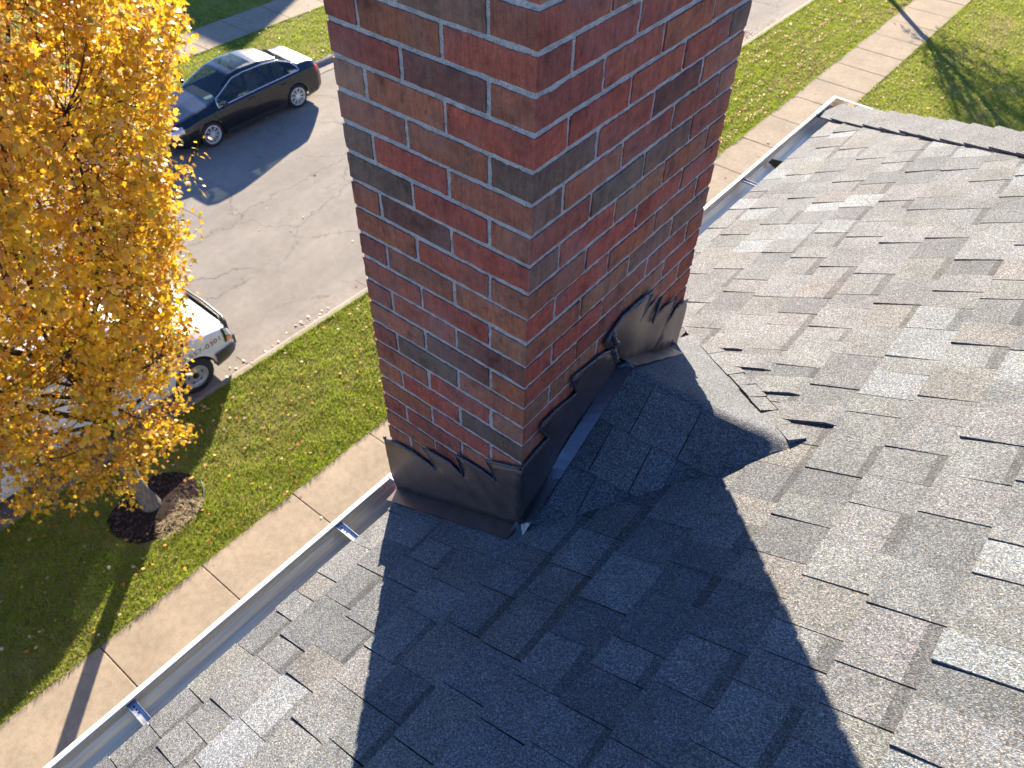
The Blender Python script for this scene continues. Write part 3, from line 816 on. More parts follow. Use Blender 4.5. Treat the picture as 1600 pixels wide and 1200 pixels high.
fo = [(-.512, -1.372), (-.469, -1.353), (-.377, -1.344), (-.333, -1.345), (-.294, -1.350), (-.313, -1.316), (-.345, -1.287), (-.242, -1.271), (-.192, -1.293), (-.204, -1.253), (-.219, -1.217), (-.120, -1.209), (-.076, -1.214), (-.092, -1.180), (-.110, -1.158), (.0085, -1.098), (.0085, -1.340), (-.033, -1.366), (-.484, -1.606), (-.503, -1.551), (-.512, -1.453)]
wf = lambda p: .5 * (.0035 * sin(p.x * 15 + 1) + .002 * sin(p.z * 30)) * min(1, max(0, (p.z - Z0 - (-1.365 + .535 * p.x) - .01) * 12))
f1 = plate("flashing", fo, lambda a, b: (a, YF, b + Z0), (0, -1, 0), warp=wf)
bd = lambda L, y=YF - .001: [(a, y, b + Z0) for a, b in L]
bead([bd([(-.508, -1.370), (-.44, -1.345), (-.377, -1.340), (-.333, -1.343), (-.294, -1.350)]), bd([(-.345, -1.287), (-.30, -1.276), (-.242, -1.269), (-.192, -1.293)]),
      bd([(-.219, -1.215), (-.17, -1.209), (-.120, -1.207), (-.076, -1.214)]), bd([(-.110, -1.154), (-.06, -1.126), (.003, -1.094)])], .0042, f1)
bead([bd([(-.294, -1.350), (-.318, -1.312), (-.345, -1.287)]), bd([(-.192, -1.293), (-.204, -1.253), (-.219, -1.217)]), bd([(-.076, -1.214), (-.092, -1.180), (-.110, -1.158)])], .0026, f1)
rz_ = lambda x, y: roofz(x, y)
strip_mesh("flashing_flange", [(-.486, -.007, rz_(-.486, 0) + .015), (.006, -.007, rz_(0, 0) + .017)], [(-.478, -.064, rz_(-.478, 0) + .016), (.004, -.064, rz_(0, 0) + .018)])
# side flashing on the uphill face
XS = .0075
so = [(-.009, -1.092), (.05, -1.077), (.102, -1.071), (.082, -1.040), (.064, -1.009), (.070, -.988), (.125, -.990), (.180, -1.000), (.213, -1.000), (.198, -.960), (.184, -.925), (.250, -.936), (.324, -.945), (.372, -.965), (.418, -1.040), (.414, -1.069), (.318, -1.106), (.170, -1.190), (-.009, -1.325)]
f2 = plate("flashing", so, lambda a, b: (XS, a, b + Z0), (1, 0, 0), warp=lambda p: .0025 * sin(p.y * 21))
sd = lambda L, x=XS + .001: [(x, a, b + Z0) for a, b in L]
bead([sd([(-.010, -1.090), (.05, -1.073), (.104, -1.069)]), sd([(.064, -.986), (.125, -.986), (.180, -.996), (.214, -.998)]), sd([(.184, -.921), (.250, -.932), (.324, -.943), (.362, -.962)])], .0045, f2)
bead([sd([(.104, -1.071), (.082, -1.040), (.062, -1.000), (.066, -.988)]), sd([(.214, -1.0), (.198, -.960), (.184, -.925)])], .0042, f2)
bead([sd([(.362, -.958), (.385, -.985), (.405, -1.02), (.418, -1.052)])], .006, f2)
bead([sd([(.36, -.90), (.372, -.93), (.39, -.955)])], .009, f2)
tA = [(.006, -.009, -1.338), (.006, .414, -1.060)]
tB = [(.046, -.070, -1.338), (.050, .40, -1.066)]
strip_mesh("flashing_flange", [(.0085, -.006, -1.334), (.0085, .170, -1.186), (.0085, .318, -1.103), (.0085, .418, -1.050)], [(.036, -.034, -1.334), (.043, .165, -1.203), (.046, .31, -1.112), (.050, .424, -1.042)], n=18, m="flange")
# far flashing with the fan of slits
XO = .0085
fo2 = [(.318, -.905), (.393, -.868), (.470, -.872), (.553, -.882), (.520, -.915), (.495, -.956), (.545, -.936), (.612, -.941), (.595, -.985), (.583, -1.020), (.640, -.999), (.719, -1.011), (.690, -1.050), (.666, -1.088), (.730, -1.062), (.803, -1.078), (.812, -1.107), (.812, -1.276), (.620, -1.160), (.424, -1.048)]
f3 = plate("flashing", fo2, lambda a, b: (XO, a, b + Z0), (1, 0, 0), warp=lambda p: .004 * sin(p.y * 30) + .002 * sin(p.z * 25))
xd = lambda L: [(XO + .001, a, b + Z0) for a, b in L]
bead([xd([(.325, -.905), (.36, -.880), (.393, -.866), (.47, -.868), (.553, -.880)])], .0050, f3)
bead([xd([(.553, -.880), (.525, -.915), (.495, -.955)]), xd([(.612, -.939), (.597, -.985), (.583, -1.020)]), xd([(.719, -1.009), (.692, -1.050), (.666, -1.088)]), xd([(.803, -1.076), (.77, -1.067), (.73, -1.060)])], .0045, f3)
strip_mesh("flashing_flange", [(.006, .428, -1.040), (.006, .828, -1.284)], [(.052, .432, -1.044), (.056, .838, -1.290)], wob=.0015)
bead([[(.012, .405, -1.052 + Z0), (.030, .420, -1.043 + Z0), (.052, .425, -1.046 + Z0)], [(.010, .40, -1.03 + Z0), (.012, .385, -1.0 + Z0), (.012, .37, -.96 + Z0)]], .008, f3)
bead([[(-.51, YF - .001, -1.368 + Z0), (-.505, YF - .001, -1.362 + Z0)]], .008, f1)

# ================================================================ VEHICLES
def tab(xs, ys, smooth=.06):
    X = np.linspace(xs[0] - .5, xs[-1] + .5, 1600); Y = np.interp(X, xs, ys)
    k = max(1, int(smooth / (X[1] - X[0]))); ker = np.hanning(2 * k + 3); ker /= ker.sum()
    Yp = np.pad(Y, k + 1, mode='edge'); Y = np.convolve(Yp, ker, 'valid')
    return lambda x: float(np.interp(x, X, Y))
class Skin:
    """body surface: keys(x) gives the half section from the sill to the top centre line"""
    def __init__(s, xs, keys, subs):
        s.xs = xs; s.keys = keys; s.subs = subs
        s.rows = []
        for i, n in enumerate(subs):
            for q in range(n): s.rows.append(i + q / n)
        s.rows.append(float(len(subs)))
    def P(s, x, t, side=1, off=0.0):
        K = s.keys(x); i = min(int(t), len(K) - 2); f = t - i
        y = K[i][0] * (1 - f) + K[i + 1][0] * f; z = K[i][1] * (1 - f) + K[i + 1][1] * f
        if off:
            d = Vector((0, K[i + 1][1] - K[i][1], -(K[i + 1][0] - K[i][0])))
            d = d.normalized() if d.length > 1e-6 else Vector((0, 0, 1)); y += d.y * off; z += d.z * off
        return (x, y * side, z)
    def patch(s, x0, x1, t0, t1, off, side=1, nx=14, nt=8, xf=None):
        V = []; F = []
        for i in range(nx + 1):
            for j in range(nt + 1):
                x = x0 + (x1 - x0) * i / nx; t = t0 + (t1 - t0) * j / nt; V.append(s.P(x, t, side, off))
        for i in range(nx):
            for j in range(nt):
                a = i * (nt + 1) + j; f = (a, a + 1, a + nt + 2, a + nt + 1); F.append(f if side < 0 else f[::-1])
        return V, F
    def build(s, classify, arches, end_mat_names):
        nr = len(s.rows); out = {}; V = []; n = len(s.xs)
        for side in (1, -1):
            base = len(V)
            for x in s.xs:
                for t in s.rows:
                    p = list(s.P(x, t, side))
                    for (ax, az, r) in arches:
                        d = math.hypot(p[0] - ax, p[2] - az)
                        if abs(d - r) < .032 and t < 4.2 and d > 0: p[0] = ax + (p[0] - ax) * r / d; p[2] = az + (p[2] - az) * r / d
                    V.append(tuple(p))
            for i in range(n - 1):
                for j in range(nr - 1):
                    xm = (s.xs[i] + s.xs[i + 1]) / 2; tm = (s.rows[j] + s.rows[j + 1]) / 2; pm = s.P(xm, tm, side)
                    if tm < 4.3 and any(math.hypot(pm[0] - ax, pm[2] - az) < r for ax, az, r in arches): continue
                    a = base + i * nr + j; f = (a, a + 1, a + nr + 1, a + nr)
                    out.setdefault(classify(xm, tm, side), []).append(f if side < 0 else f[::-1])
            for i, flip in ((0, side < 0), (n - 1, side > 0)):      # close the ends
                c = len(V); V.append((s.xs[i], 0, s.keys(s.xs[i])[0][1]))
                for j in range(nr - 1):
                    a = base + i * nr + j; f = (a, a + 1, c); out.setdefault('body', []).append(f if flip else f[::-1])
        return V, out
def sub_mesh(V, F):
    used = sorted(set(i for f in F for i in f)); mp = {a: b for b, a in enumerate(used)}
    return [V[i] for i in used], [tuple(mp[i] for i in f) for f in F]
def add_wheels(root, axles, yo, r, w, rim_mat, spokes, rim_r, hole=False):
    for (ax, az) in axles:
        for sd_ in (1, -1):
            wroot = MB(); prof = [(rim_r, -w / 2 + .01), (r - .05, -w / 2), (r - .012, -w / 2 + .02), (r, -w / 2 + .05), (r, w / 2 - .05), (r - .012, w / 2 - .02), (r - .05, w / 2), (rim_r, w / 2 - .01)]
            wroot.lathe(prof, 36, 'y'); 
            ty = wroot.build("wheel", M['rubber'], root, smooth=True, loc=(ax, sd_ * (yo - w / 2), az))
            rb = MB(); o_ = w / 2 * sd_
            rb.lathe([(rim_r + .004, o_ * .96), (rim_r - .012, o_ * 1.0), (rim_r - .02, o_ * .82), (rim_r - .03, o_ * .35)], 36, 'y')
            if hole:
                rb.lathe([(.0, o_ * .60), (.07, o_ * .62), (.085, o_ * .80), (rim_r - .06, o_ * .66), (rim_r - .018, o_ * .80)], 30, 'y')
            else:
                rb.lathe([(0, o_ * .93), (.045, o_ * .93), (.055, o_ * .8)], 20, 'y')
                for q in range(spokes):
                    t = 2 * pi * q / spokes + .1
                    for dt in (-.10, .10):
                        a0, a1 = t + dt * 1.6, t + dt * 1.1; wd = .016
                        p, q2 = (cos(a0) * .04, sin(a0) * .04), (cos(a1) * (rim_r - .012), sin(a1) * (rim_r - .012))
                        nx_, nz_ = -sin(a1) * wd / 2, cos(a1) * wd / 2; y1, y2 = o_ * .92, o_ * .80
                        rb.add([(p[0]-nx_, y1, p[1]-nz_), (p[0]+nx_, y1, p[1]+nz_), (q2[0]+nx_, y1, q2[1]+nz_), (q2[0]-nx_, y1, q2[1]-nz_),
                                (p[0]-nx_, y2, p[1]-nz_), (p[0]+nx_, y2, p[1]+nz_), (q2[0]+nx_, y2, q2[1]+nz_), (q2[0]-nx_, y2, q2[1]-nz_)],
                               [(0,1,2,3),(7,6,5,4),(0,4,5,1),(1,5,6,2),(2,6,7,3),(3,7,4,0)])
            rb.build("rim", rim_mat, ty)
            hb = MB(); hb.lathe([(0, o_ * .28), (rim_r - .03, o_ * .28)], 24, 'y')
            if hole:
                for q in range(5):
                    t = 2 * pi * q / 5 + .3; cx, cz = cos(t) * (rim_r * .62), sin(t) * (rim_r * .62); ring = []
                    for e in range(10):
                        u = 2 * pi * e / 10; a_, b_ = cos(u) * .030, sin(u) * .017
                        ring.append((cx - sin(t) * a_ + cos(t) * b_, o_ * .79, cz + cos(t) * a_ + sin(t) * b_))
                    hb.add(ring, [tuple(range(10))])
                hb.lathe([(0, o_ * .83), (.05, o_ * .83), (.055, o_ * .6)], 16, 'y')
            hb.build("wheel_hub", M['plastic'], ty)

def make_sedan():
    root = empty("parked_car", (-17.43, 10.17, RZ), radians(-90 - 1.3))
    tag(root, "dark blue sedan with sunroof parked at the far kerb across the street", "car")
    zr = tab([-2.40,-2.36,-2.28,-2.05,-1.72,-1.15,-.6,0,.32,1.08,1.6,2.1,2.28,2.36,2.40], [.5,.78,1.0,1.07,1.09,1.37,1.475,1.485,1.43,1.0,.93,.80,.70,.55,.42])
    zs = tab([-2.40,-2.34,-2.2,-1.9,-1.4,0,1,1.6,2.1,2.3,2.40], [.5,.80,.93,.965,.96,.915,.88,.83,.72,.62,.42])
    yr = tab([-2.40,-2.2,-1.75,-1.15,-.3,.32,1.08,1.6,2.1,2.4], [.55,.66,.64,.50,.545,.53,.66,.70,.58,.36])
    w = tab([-2.40,-2.34,-2.15,-1.7,-1.0,0,1.0,1.6,2.0,2.25,2.40], [.60,.76,.86,.885,.895,.89,.89,.885,.85,.74,.48])
    zb = tab([-2.40,-2.1,-1.8,1.8,2.1,2.40], [.34,.24,.20,.19,.20,.26])
    def keys(x):
        W, B, S, R, Y = w(x), zb(x), zs(x), zr(x), yr(x); R = max(R, S + .005); h = S - B; Y = min(Y, W - .09)
        return [(W - .16, B - .01), (W - .03, B), (W - .004, B + .12 * h), (W, B + .50 * h), (W - .006, B + .70 * h), (W - .035, S - .03), (W - .075, S + .004),
                (Y + (W - .075 - Y) * .10, S + .86 * (R - S)), (Y - .05, S + .965 * (R - S)), (Y * .5, R - .006), (0, R)]
    xs = list(np.linspace(-2.40, -2.1, 12)) + list(np.linspace(-2.08, 2.08, 120)) + list(np.linspace(2.1, 2.40, 14))
    sk = Skin(xs, keys, [2, 3, 8, 6, 5, 3, 14, 4, 6, 6])
    def cls(x, t, side):
        if 6.05 < t < 6.97:
            top_h = zr(x) - zs(x)
            if -1.62 < x < .97 and top_h * .86 > .09 + (.06 if x < -1.2 else 0):
                if abs(x + .17 + (t - 6.5) * .10) < .045 or abs(x + 1.06 + (t - 6.5) * .16) < .022: return ('pillar', side, x > -.6)
                if x > .34 and t > 6.90: return 'body'
                return ('window', side, 0 if x > -.17 + (t - 6.5) * -.10 else (1 if x > -1.06 - (t - 6.5) * .16 else 2))
        if t > 7.35:
            yy = sk.P(x, t)[1]
            if .37 < x < 1.05: return 'windshield'
            if -1.66 < x < -1.17: return 'rear_window'
            if -.42 < x < .16 and yy < .40: return 'sunroof'
        return 'body'
    V, out = sk.build(cls, [(1.385, .33, .365), (-1.385, .33, .365)], None)
    b_ = None
    for k_, F in out.items():
        v_, f_ = sub_mesh(V, F)
        k_ = k_ if isinstance(k_, str) else k_[0]; nm = k_; m_ = {'body': M['navy'], 'pillar': M['blackp']}.get(k_, M['glass'])
        obj(nm, v_, f_, m_, root, smooth=True)
    # chrome rim of the side glass
    for sd_ in (1, -1):
        t = MB(); top = [sk.P(x, 6.97, sd_, .006) for x in np.linspace(.95, -1.50, 40)]; low = [sk.P(x, 6.03, sd_, .008) for x in np.linspace(-1.60, 1.0, 40)]
        t.tube([sk.P(1.0, 6.02, sd_, .008)] + top + [sk.P(-1.60, 6.6, sd_, .006)] + low, .013, 6)
        t.build("window_trim", M['chrome'], root, smooth=True)
        h = MB()
        for hx in (.02, -1.02): h.box((hx - .09, sd_ * (w(hx) - .012) - .018, .80), (hx + .09, sd_ * (w(hx) - .012) + .018, .825))
        h.build("door_handle", M['navy'], root)
        g_ = MB()
        for hx in (-.17, 1.02, -1.12): 
            pts = [sk.P(hx + (.10 * (t_ - 3) if hx > 1 else (-.06 * (t_ - 3) if hx < -1 else 0)), t_, sd_, .0015) for t_ in np.linspace(1.6, 6.0, 16)]
            g_.tube(pts, .004, 4)
        g_.build("door_gap", M['plastic'], root)
        mr = MB(); V_, F_ = grid_box(.80, .93, sd_ * .90 if sd_ > 0 else -1.04, sd_ * .90 + .14 if sd_ > 0 else -.90, .93, 1.06, 3, 3, 3, 0, mc, .03); mr.add(V_, F_)
        mr.box((.84, min(sd_ * .80, sd_ * .92), .93), (.88, max(sd_ * .80, sd_ * .92), .96)); mr.build("side_mirror", M['navy'], root)
        # sill, wheel wells
        s_ = MB(); v_, f_ = sk.patch(-.98, .98, 1.0, 2.15, .014, sd_, 10, 3); s_.add(v_, f_); s_.build("sill", M['blackp'], root, smooth=True)
        for ax in (1.385, -1.385):
            q = MB(); n = 20; V_ = []; F_ = []
            for e in range(n + 1):
                a = pi * e / n - .12 + .24 * e / n * 0
                for y in (sd_ * .875, sd_ * .60): V_.append((ax + .366 * cos(a), y, .33 + .366 * sin(a)))
            for e in range(n): F_.append((2*e, 2*e+1, 2*e+3, 2*e+2))
            q.add(V_, F_); q.add([(ax + .366 * cos(pi * e / n), sd_ * .60, .33 + .366 * sin(pi * e / n)) for e in range(n + 1)], [tuple(range(n + 1))])
            q.build("wheel_well", M['interior'], root)
    for sd_ in (1, -1):
        l_ = MB(); v_, f_ = sk.patch(2.06, 2.33, 4.4, 6.3, .006, sd_, 10, 8); l_.add(v_, f_); l_.build("headlight", M['lamp'], root, smooth=True)
        l_ = MB(); v_, f_ = sk.patch(-2.34, -2.10, 4.3, 6.1, .006, sd_, 8, 6); l_.add(v_, f_); l_.build("taillight", M['red_lens'], root, smooth=True)
        l_ = MB(); v_, f_ = sk.patch(-2.375, -2.345, 4.1, 5.4, .008, sd_, 3, 4); l_.add(v_, f_); l_.build("reverse_light", M['lamp'], root, smooth=True)
    gr = MB(); gr.box((2.375, -.36, .44), (2.415, .36, .60)); gr.build("grille", M['plastic'], root)
    pl_ = MB(); pl_.box((-2.425, -.16, .70), (-2.40, .16, .80)); pl_.build("number_plate", M['paper'], root)
    it = MB(); it.box((-1.75, -.78, .30), (1.1, .78, .55)); it.box((.70, -.74, .55), (1.15, .74, .90)); it.build("dashboard", M['interior'], root)
    for (x, y) in ((-.05, .36), (-.05, -.36), (-.95, .36), (-.95, -.36)):
        s_ = MB(); V_, F_ = grid_box(x - .26, x + .26, y - .25, y + .25, .5, .68, 4, 4, 2, 0, mc, .05); s_.add(V_, F_)
        V_, F_ = grid_box(x - .38, x - .24, y - .25, y + .25, .6, 1.16, 2, 4, 4, 0, mc, .05); s_.add(V_, F_)
        V_, F_ = grid_box(x - .38, x - .28, y - .12, y + .12, 1.18, 1.33, 2, 3, 2, 0, mc, .03); s_.add(V_, F_); s_.build("seat", M['seat'], root, smooth=True)
    pp = MB(); pp.box((.74, .10, .905), (.98, .52, .912)); pp.build("dash_paper", M['paper'], root)
    add_wheels(root, [(1.385, .33), (-1.385, .33)], .885, .33, .215, M['alloy'], 9, .235)
    un = MB(); un.box((-2.2, -.62, .20), (2.2, .62, .30)); un.build("underbody", M['interior'], root)
    return root
make_sedan()

def make_van():
    root = empty("parked_van", (-10.70, 1.48, RZ), radians(90 - 1.6))
    tag(root, "white work van with red phone lettering parked behind the yellow tree", "van")
    zr = tab([-3.55,-3.52,-3.4,-3.0,.4,.95,1.25,1.90,2.05,2.55,2.68,2.74,2.76], [.6,1.6,1.98,2.06,2.08,2.02,1.86,1.24,1.18,1.04,.96,.78,.5], .09)
    zs = tab([-3.55,-3.5,-2.7,.0,1.9,2.4,2.65,2.74,2.76], [.6,1.0,1.15,1.17,1.12,1.02,.93,.75,.5], .08)
    yr = tab([-3.55,-3.4,.4,1.2,1.9,2.5,2.76], [.6,.74,.76,.74,.80,.78,.62])
    w = tab([-3.55,-3.5,-2.6,0,2.2,2.5,2.68,2.76], [.80,.93,.98,.995,.985,.95,.88,.76], .08)
    zb = tab([-3.55,2.1,2.76], [.36,.33,.36])
    def keys(x):
        W, B, S, R, Y = w(x), zb(x), zs(x), zr(x), yr(x); R = max(R, S + .02); h = S - B; Y = min(Y, W - .06)
        return [(W - .14, B - .01), (W - .02, B), (W, B + .15 * h), (W, B + .5 * h), (W, B + .72 * h), (W - .012, S - .05), (W - .045, S + .004),
                (Y + (W - .045 - Y) * .12, S + .90 * (R - S)), (Y - .07, S + .975 * (R - S)), (Y * .5, R - .004), (0, R)]
    xs = list(np.linspace(-3.55, -3.2, 10)) + list(np.linspace(-3.15, 2.35, 120)) + list(np.linspace(2.38, 2.76, 20))
    sk = Skin(xs, keys, [2, 3, 8, 6, 5, 4, 14, 4, 6, 6])
    def cls(x, t, side):
        if 6.06 < t < 6.93 and zr(x) - zs(x) > .14:
            if .78 < x < 1.80: return ('window', side, x < 1.4) if (x < 1.38 or x > 1.43) else ('pillar', side)
        if t > 7.4 and 1.28 < x < 1.88: return 'windshield'
        return 'body'
    V, out = sk.build(cls, [(1.80, .37, .43), (-2.30, .37, .43)], None)
    for k_, F in out.items():
        v_, f_ = sub_mesh(V, F); k_ = k_ if isinstance(k_, str) else k_[0]; obj(k_, v_, f_, {'body': M['white'], 'pillar': M['blackp']}.get(k_, M['glass_van']), root, smooth=True)
    for sd_ in (1, -1):
        t = MB(); t.tube([sk.P(x, 6.02, sd_, .004) for x in np.linspace(.76, 1.84, 16)] + [sk.P(x, 6.95, sd_, .004) for x in np.linspace(1.84, .76, 20)] + [sk.P(.76, 6.02, sd_, .004)], .016, 6); t.build("window_trim", M['plastic'], root, smooth=True)
        t = MB(); v_, f_ = sk.patch(1.90, 1.945, 7.2, 10, .008, sd_, 3, 10); t.add(v_, f_); t.tube([sk.P(x, 7.15, sd_, .006) for x in np.linspace(1.92, 1.26, 12)], .014, 5); t.build("windshield_trim", M['plastic'], root, smooth=True)
        # bumper wraps the corner
        t = MB(); v_, f_ = sk.patch(2.24, 2.762, .6, 2.75, .035, sd_, 16, 6); t.add(v_, f_); t.build("bumper", M['blackp'], root, smooth=True); t = MB(); v_, f_ = sk.patch(-3.55, -3.35, .6, 3.0, .035, sd_, 8, 6); t.add(v_, f_); t.build("bumper", M['blackp'], root, smooth=True)
        t = MB(); v_, f_ = sk.patch(2.52, 2.758, 3.2, 6.0, .012, sd_, 10, 8); t.add(v_, f_); t.build("headlight_housing", M['plastic'], root, smooth=True)
        t = MB(); v_, f_ = sk.patch(2.57, 2.748, 4.3, 5.8, .026, sd_, 6, 6); t.add(v_, f_); t.build("headlight", M['lamp'], root, smooth=True)
        t = MB(); v_, f_ = sk.patch(2.56, 2.70, 3.3, 4.15, .026, sd_, 5, 4); t.add(v_, f_); t.build("turn_signal", M['amber'], root, smooth=True)
        for ax in (1.80, -2.30):
            q = MB(); n = 20; V_ = []; F_ = []
            for e in range(n + 1):
                a = pi * e / n
                for y in (sd_ * .97, sd_ * .62): V_.append((ax + .431 * cos(a), y, .37 + .431 * sin(a)))
            for e in range(n): F_.append((2*e, 2*e+1, 2*e+3, 2*e+2))
            q.add(V_, F_); q.add([(ax + .431 * cos(pi * e / n), sd_ * .62, .37 + .431 * sin(pi * e / n)) for e in range(n + 1)], [tuple(range(n + 1))]); q.build("wheel_well", M['interior'], root)
        mr = MB(); a, b = sorted((sd_ * 1.02, sd_ * 1.22)); V_, F_ = grid_box(1.52, 1.64, a, b, 1.15, 1.45, 3, 3, 3, 0, mc, .03); mr.add(V_, F_)
        a, b = sorted((sd_ * .93, sd_ * 1.04)); mr.box((1.55, a, 1.2), (1.60, b, 1.24)); mr.build("side_mirror", M['plastic'], root)
        g_ = MB()
        for hx in (.70, 1.52):
            g_.tube([sk.P(hx + (-.10 if hx > 1 and t_ < 2 else 0), t_, sd_, .0015) for t_ in np.linspace(2.2 if hx > 1 else 1.2, 6.0, 14)], .005, 4)
        g_.build("door_gap", M['plastic'], root)
    # grille with chrome bars, front bumper face
    t = MB(); t.box((2.755, -.66, .56), (2.79, .66, .90)); t.build("grille", M['plastic'], root)
    for q in range(4):
        t = MB(); t.box((2.79, -.60, .60 + .075 * q), (2.80, .60, .615 + .075 * q)); t.build("grille_bar", M['chrome'], root)
    t = MB(); t.tube([(2.66, -.86, .94), (2.765, -.6, .955), (2.79, 0, .965), (2.765, .6, .955), (2.66, .86, .94)], .026, 8); t.tube([(2.60, -.84, 1.0), (2.70, -.6, 1.015), (2.725, 0, 1.02), (2.70, .6, 1.015), (2.60, .84, 1.0)], .008, 6); t.build("hood_edge_trim", M['plastic'], root, smooth=True)
    t = MB(); t.box((2.76, -.72, .34), (2.83, .72, .55)); t.build("bumper", M['blackp'], root)
    it = MB(); it.box((-3.4, -.85, .42), (2.2, .85, .60)); it.box((1.45, -.84, .6), (1.95, .84, 1.12)); it.box((.1, -.84, .6), (.15, .84, 1.95)); it.build("dashboard", M['interior'], root)
    for y in (.45, -.45):
        s_ = MB(); V_, F_ = grid_box(.55, 1.05, y - .27, y + .27, .6, .95, 3, 3, 2, 0, mc, .05); s_.add(V_, F_); V_, F_ = grid_box(.42, .58, y - .27, y + .27, .9, 1.6, 2, 3, 4, 0, mc, .05); s_.add(V_, F_); s_.build("seat", M['interior'], root)
    add_wheels(root, [(1.80, .37), (-2.30, .37)], .97, .37, .24, M['steelw'], 5, .225, hole=True)
    # phone number on the fender and door, on the kerb side
    cu = bpy.data.curves.new("phone_lettering", 'FONT'); cu.body = "1-800-557-0301"; cu.size = .135; cu.extrude = .001; cu.space_character = 1.04
    tmp = bpy.data.objects.new("phone_lettering", cu); COL.objects.link(tmp); bpy.context.view_layer.update()
    me = bpy.data.meshes.new_from_object(tmp.evaluated_get(bpy.context.evaluated_depsgraph_get())); bpy.data.objects.remove(tmp)
    x0 = min(v.co.x for v in me.vertices); x1 = max(v.co.x for v in me.vertices)
    for v in me.vertices:
        lx = 1.34 + (v.co.x - x0) / (x1 - x0) * 1.10; lz = .845 + v.co.y
        v.co = Vector((lx, -(w(lx) + .003 - max(0, lz - .9) * .03), lz - (lx - 1.34) * .02))
    me.materials.clear(); me.materials.append(M['letter']); lk(bpy.data.objects.new("phone_lettering", me), root)
    un = MB(); un.box((-2.7, -.7, .28), (2.5, .7, .42)); un.build("underbody", M['interior'], root)
make_van()

# ================================================================ TREES
LEAF = [(0, 0), (.36, .10), (.30, .30), (.48, .56), (.20, .62), (0, 1.0), (-.20, .62), (-.48, .56), (-.30, .30), (-.36, .10)]
LC = (0, .42); NL_ = len(LEAF)
def leaf_mesh_arrays(P, D, N, S, droop=.22):
    """P points, D tip directions, N normals, S sizes -> vertices and triangle indices (a fan round the blade's middle)"""
    m = len(P); T = np.cross(N, D); T /= np.linalg.norm(T, axis=1)[:, None] + 1e-9; N2 = np.cross(D, T)
    pts = [LC] + LEAF; k = len(pts); V = np.zeros((m, k, 3))
    fold = rng.uniform(-.1, .5, m)
    for i, (a, b) in enumerate(pts):
        V[:, i] = P + S[:, None] * (T * a + D * b - N2 * (droop * b * b + abs(a) * fold)[:, None] * (1 if i else .3))
    V = V.reshape(-1, 3); tri = np.array([[0, 1 + i, 1 + (i + 1) % NL_] for i in range(NL_)])
    F = (tri[None] + (np.arange(m) * k)[:, None, None]).reshape(-1, 3)
    return V, F
def fast_mesh(name, V, F, C, per):
    me = bpy.data.meshes.new(name); me.vertices.add(len(V)); me.vertices.foreach_set("co", V.astype(np.float32).ravel())
    me.loops.add(len(F) * 3); me.loops.foreach_set("vertex_index", F.astype(np.int32).ravel())
    me.polygons.add(len(F)); me.polygons.foreach_set("loop_start", np.arange(len(F), dtype=np.int32) * 3)
    me.update(calc_edges=True)
    at = me.color_attributes.new("Col", 'FLOAT_COLOR', 'CORNER'); ar = np.ones((len(F) * 3, 4), np.float32)
    ar[:, :3] = np.repeat(C, per * 3, axis=0); at.data.foreach_set("color", ar.ravel()); return me
unit = lambda A: A / (np.linalg.norm(A, axis=-1, keepdims=True) + 1e-9)
BASE = Vector((-8.10, 1.17, 0))
ENVZ = [1.9, 2.3, 3.5, 4.75, 6.1, 7.0, 8.5, 10.0, 11.2, 12.0]; ENVR = [.9, 1.45, 1.75, 2.10, 2.30, 2.50, 2.50, 2.1, 1.3, .2]
def env(z, phi=0):
    return float(np.interp(z, ENVZ, ENVR, left=0, right=0)) * (1 + .06 * sin(3 * phi + 1) + .06 * sin(5 * phi + z * 1.3)) * (1 - (.13 + .22 * max(0, min(1, (5.5 - z) / 3))) * sin(phi)) * (1 + .10 * max(0, min(1, (z - 5) / 2)))
def limb_points(a, b, bend, n=9):
    a, b = Vector(a), Vector(b); mid = a.lerp(b, .5) + Vector(bend); return [a * (1 - t) ** 2 + mid * 2 * t * (1 - t) + b * t * t for t in [i / n for i in range(n + 1)]]
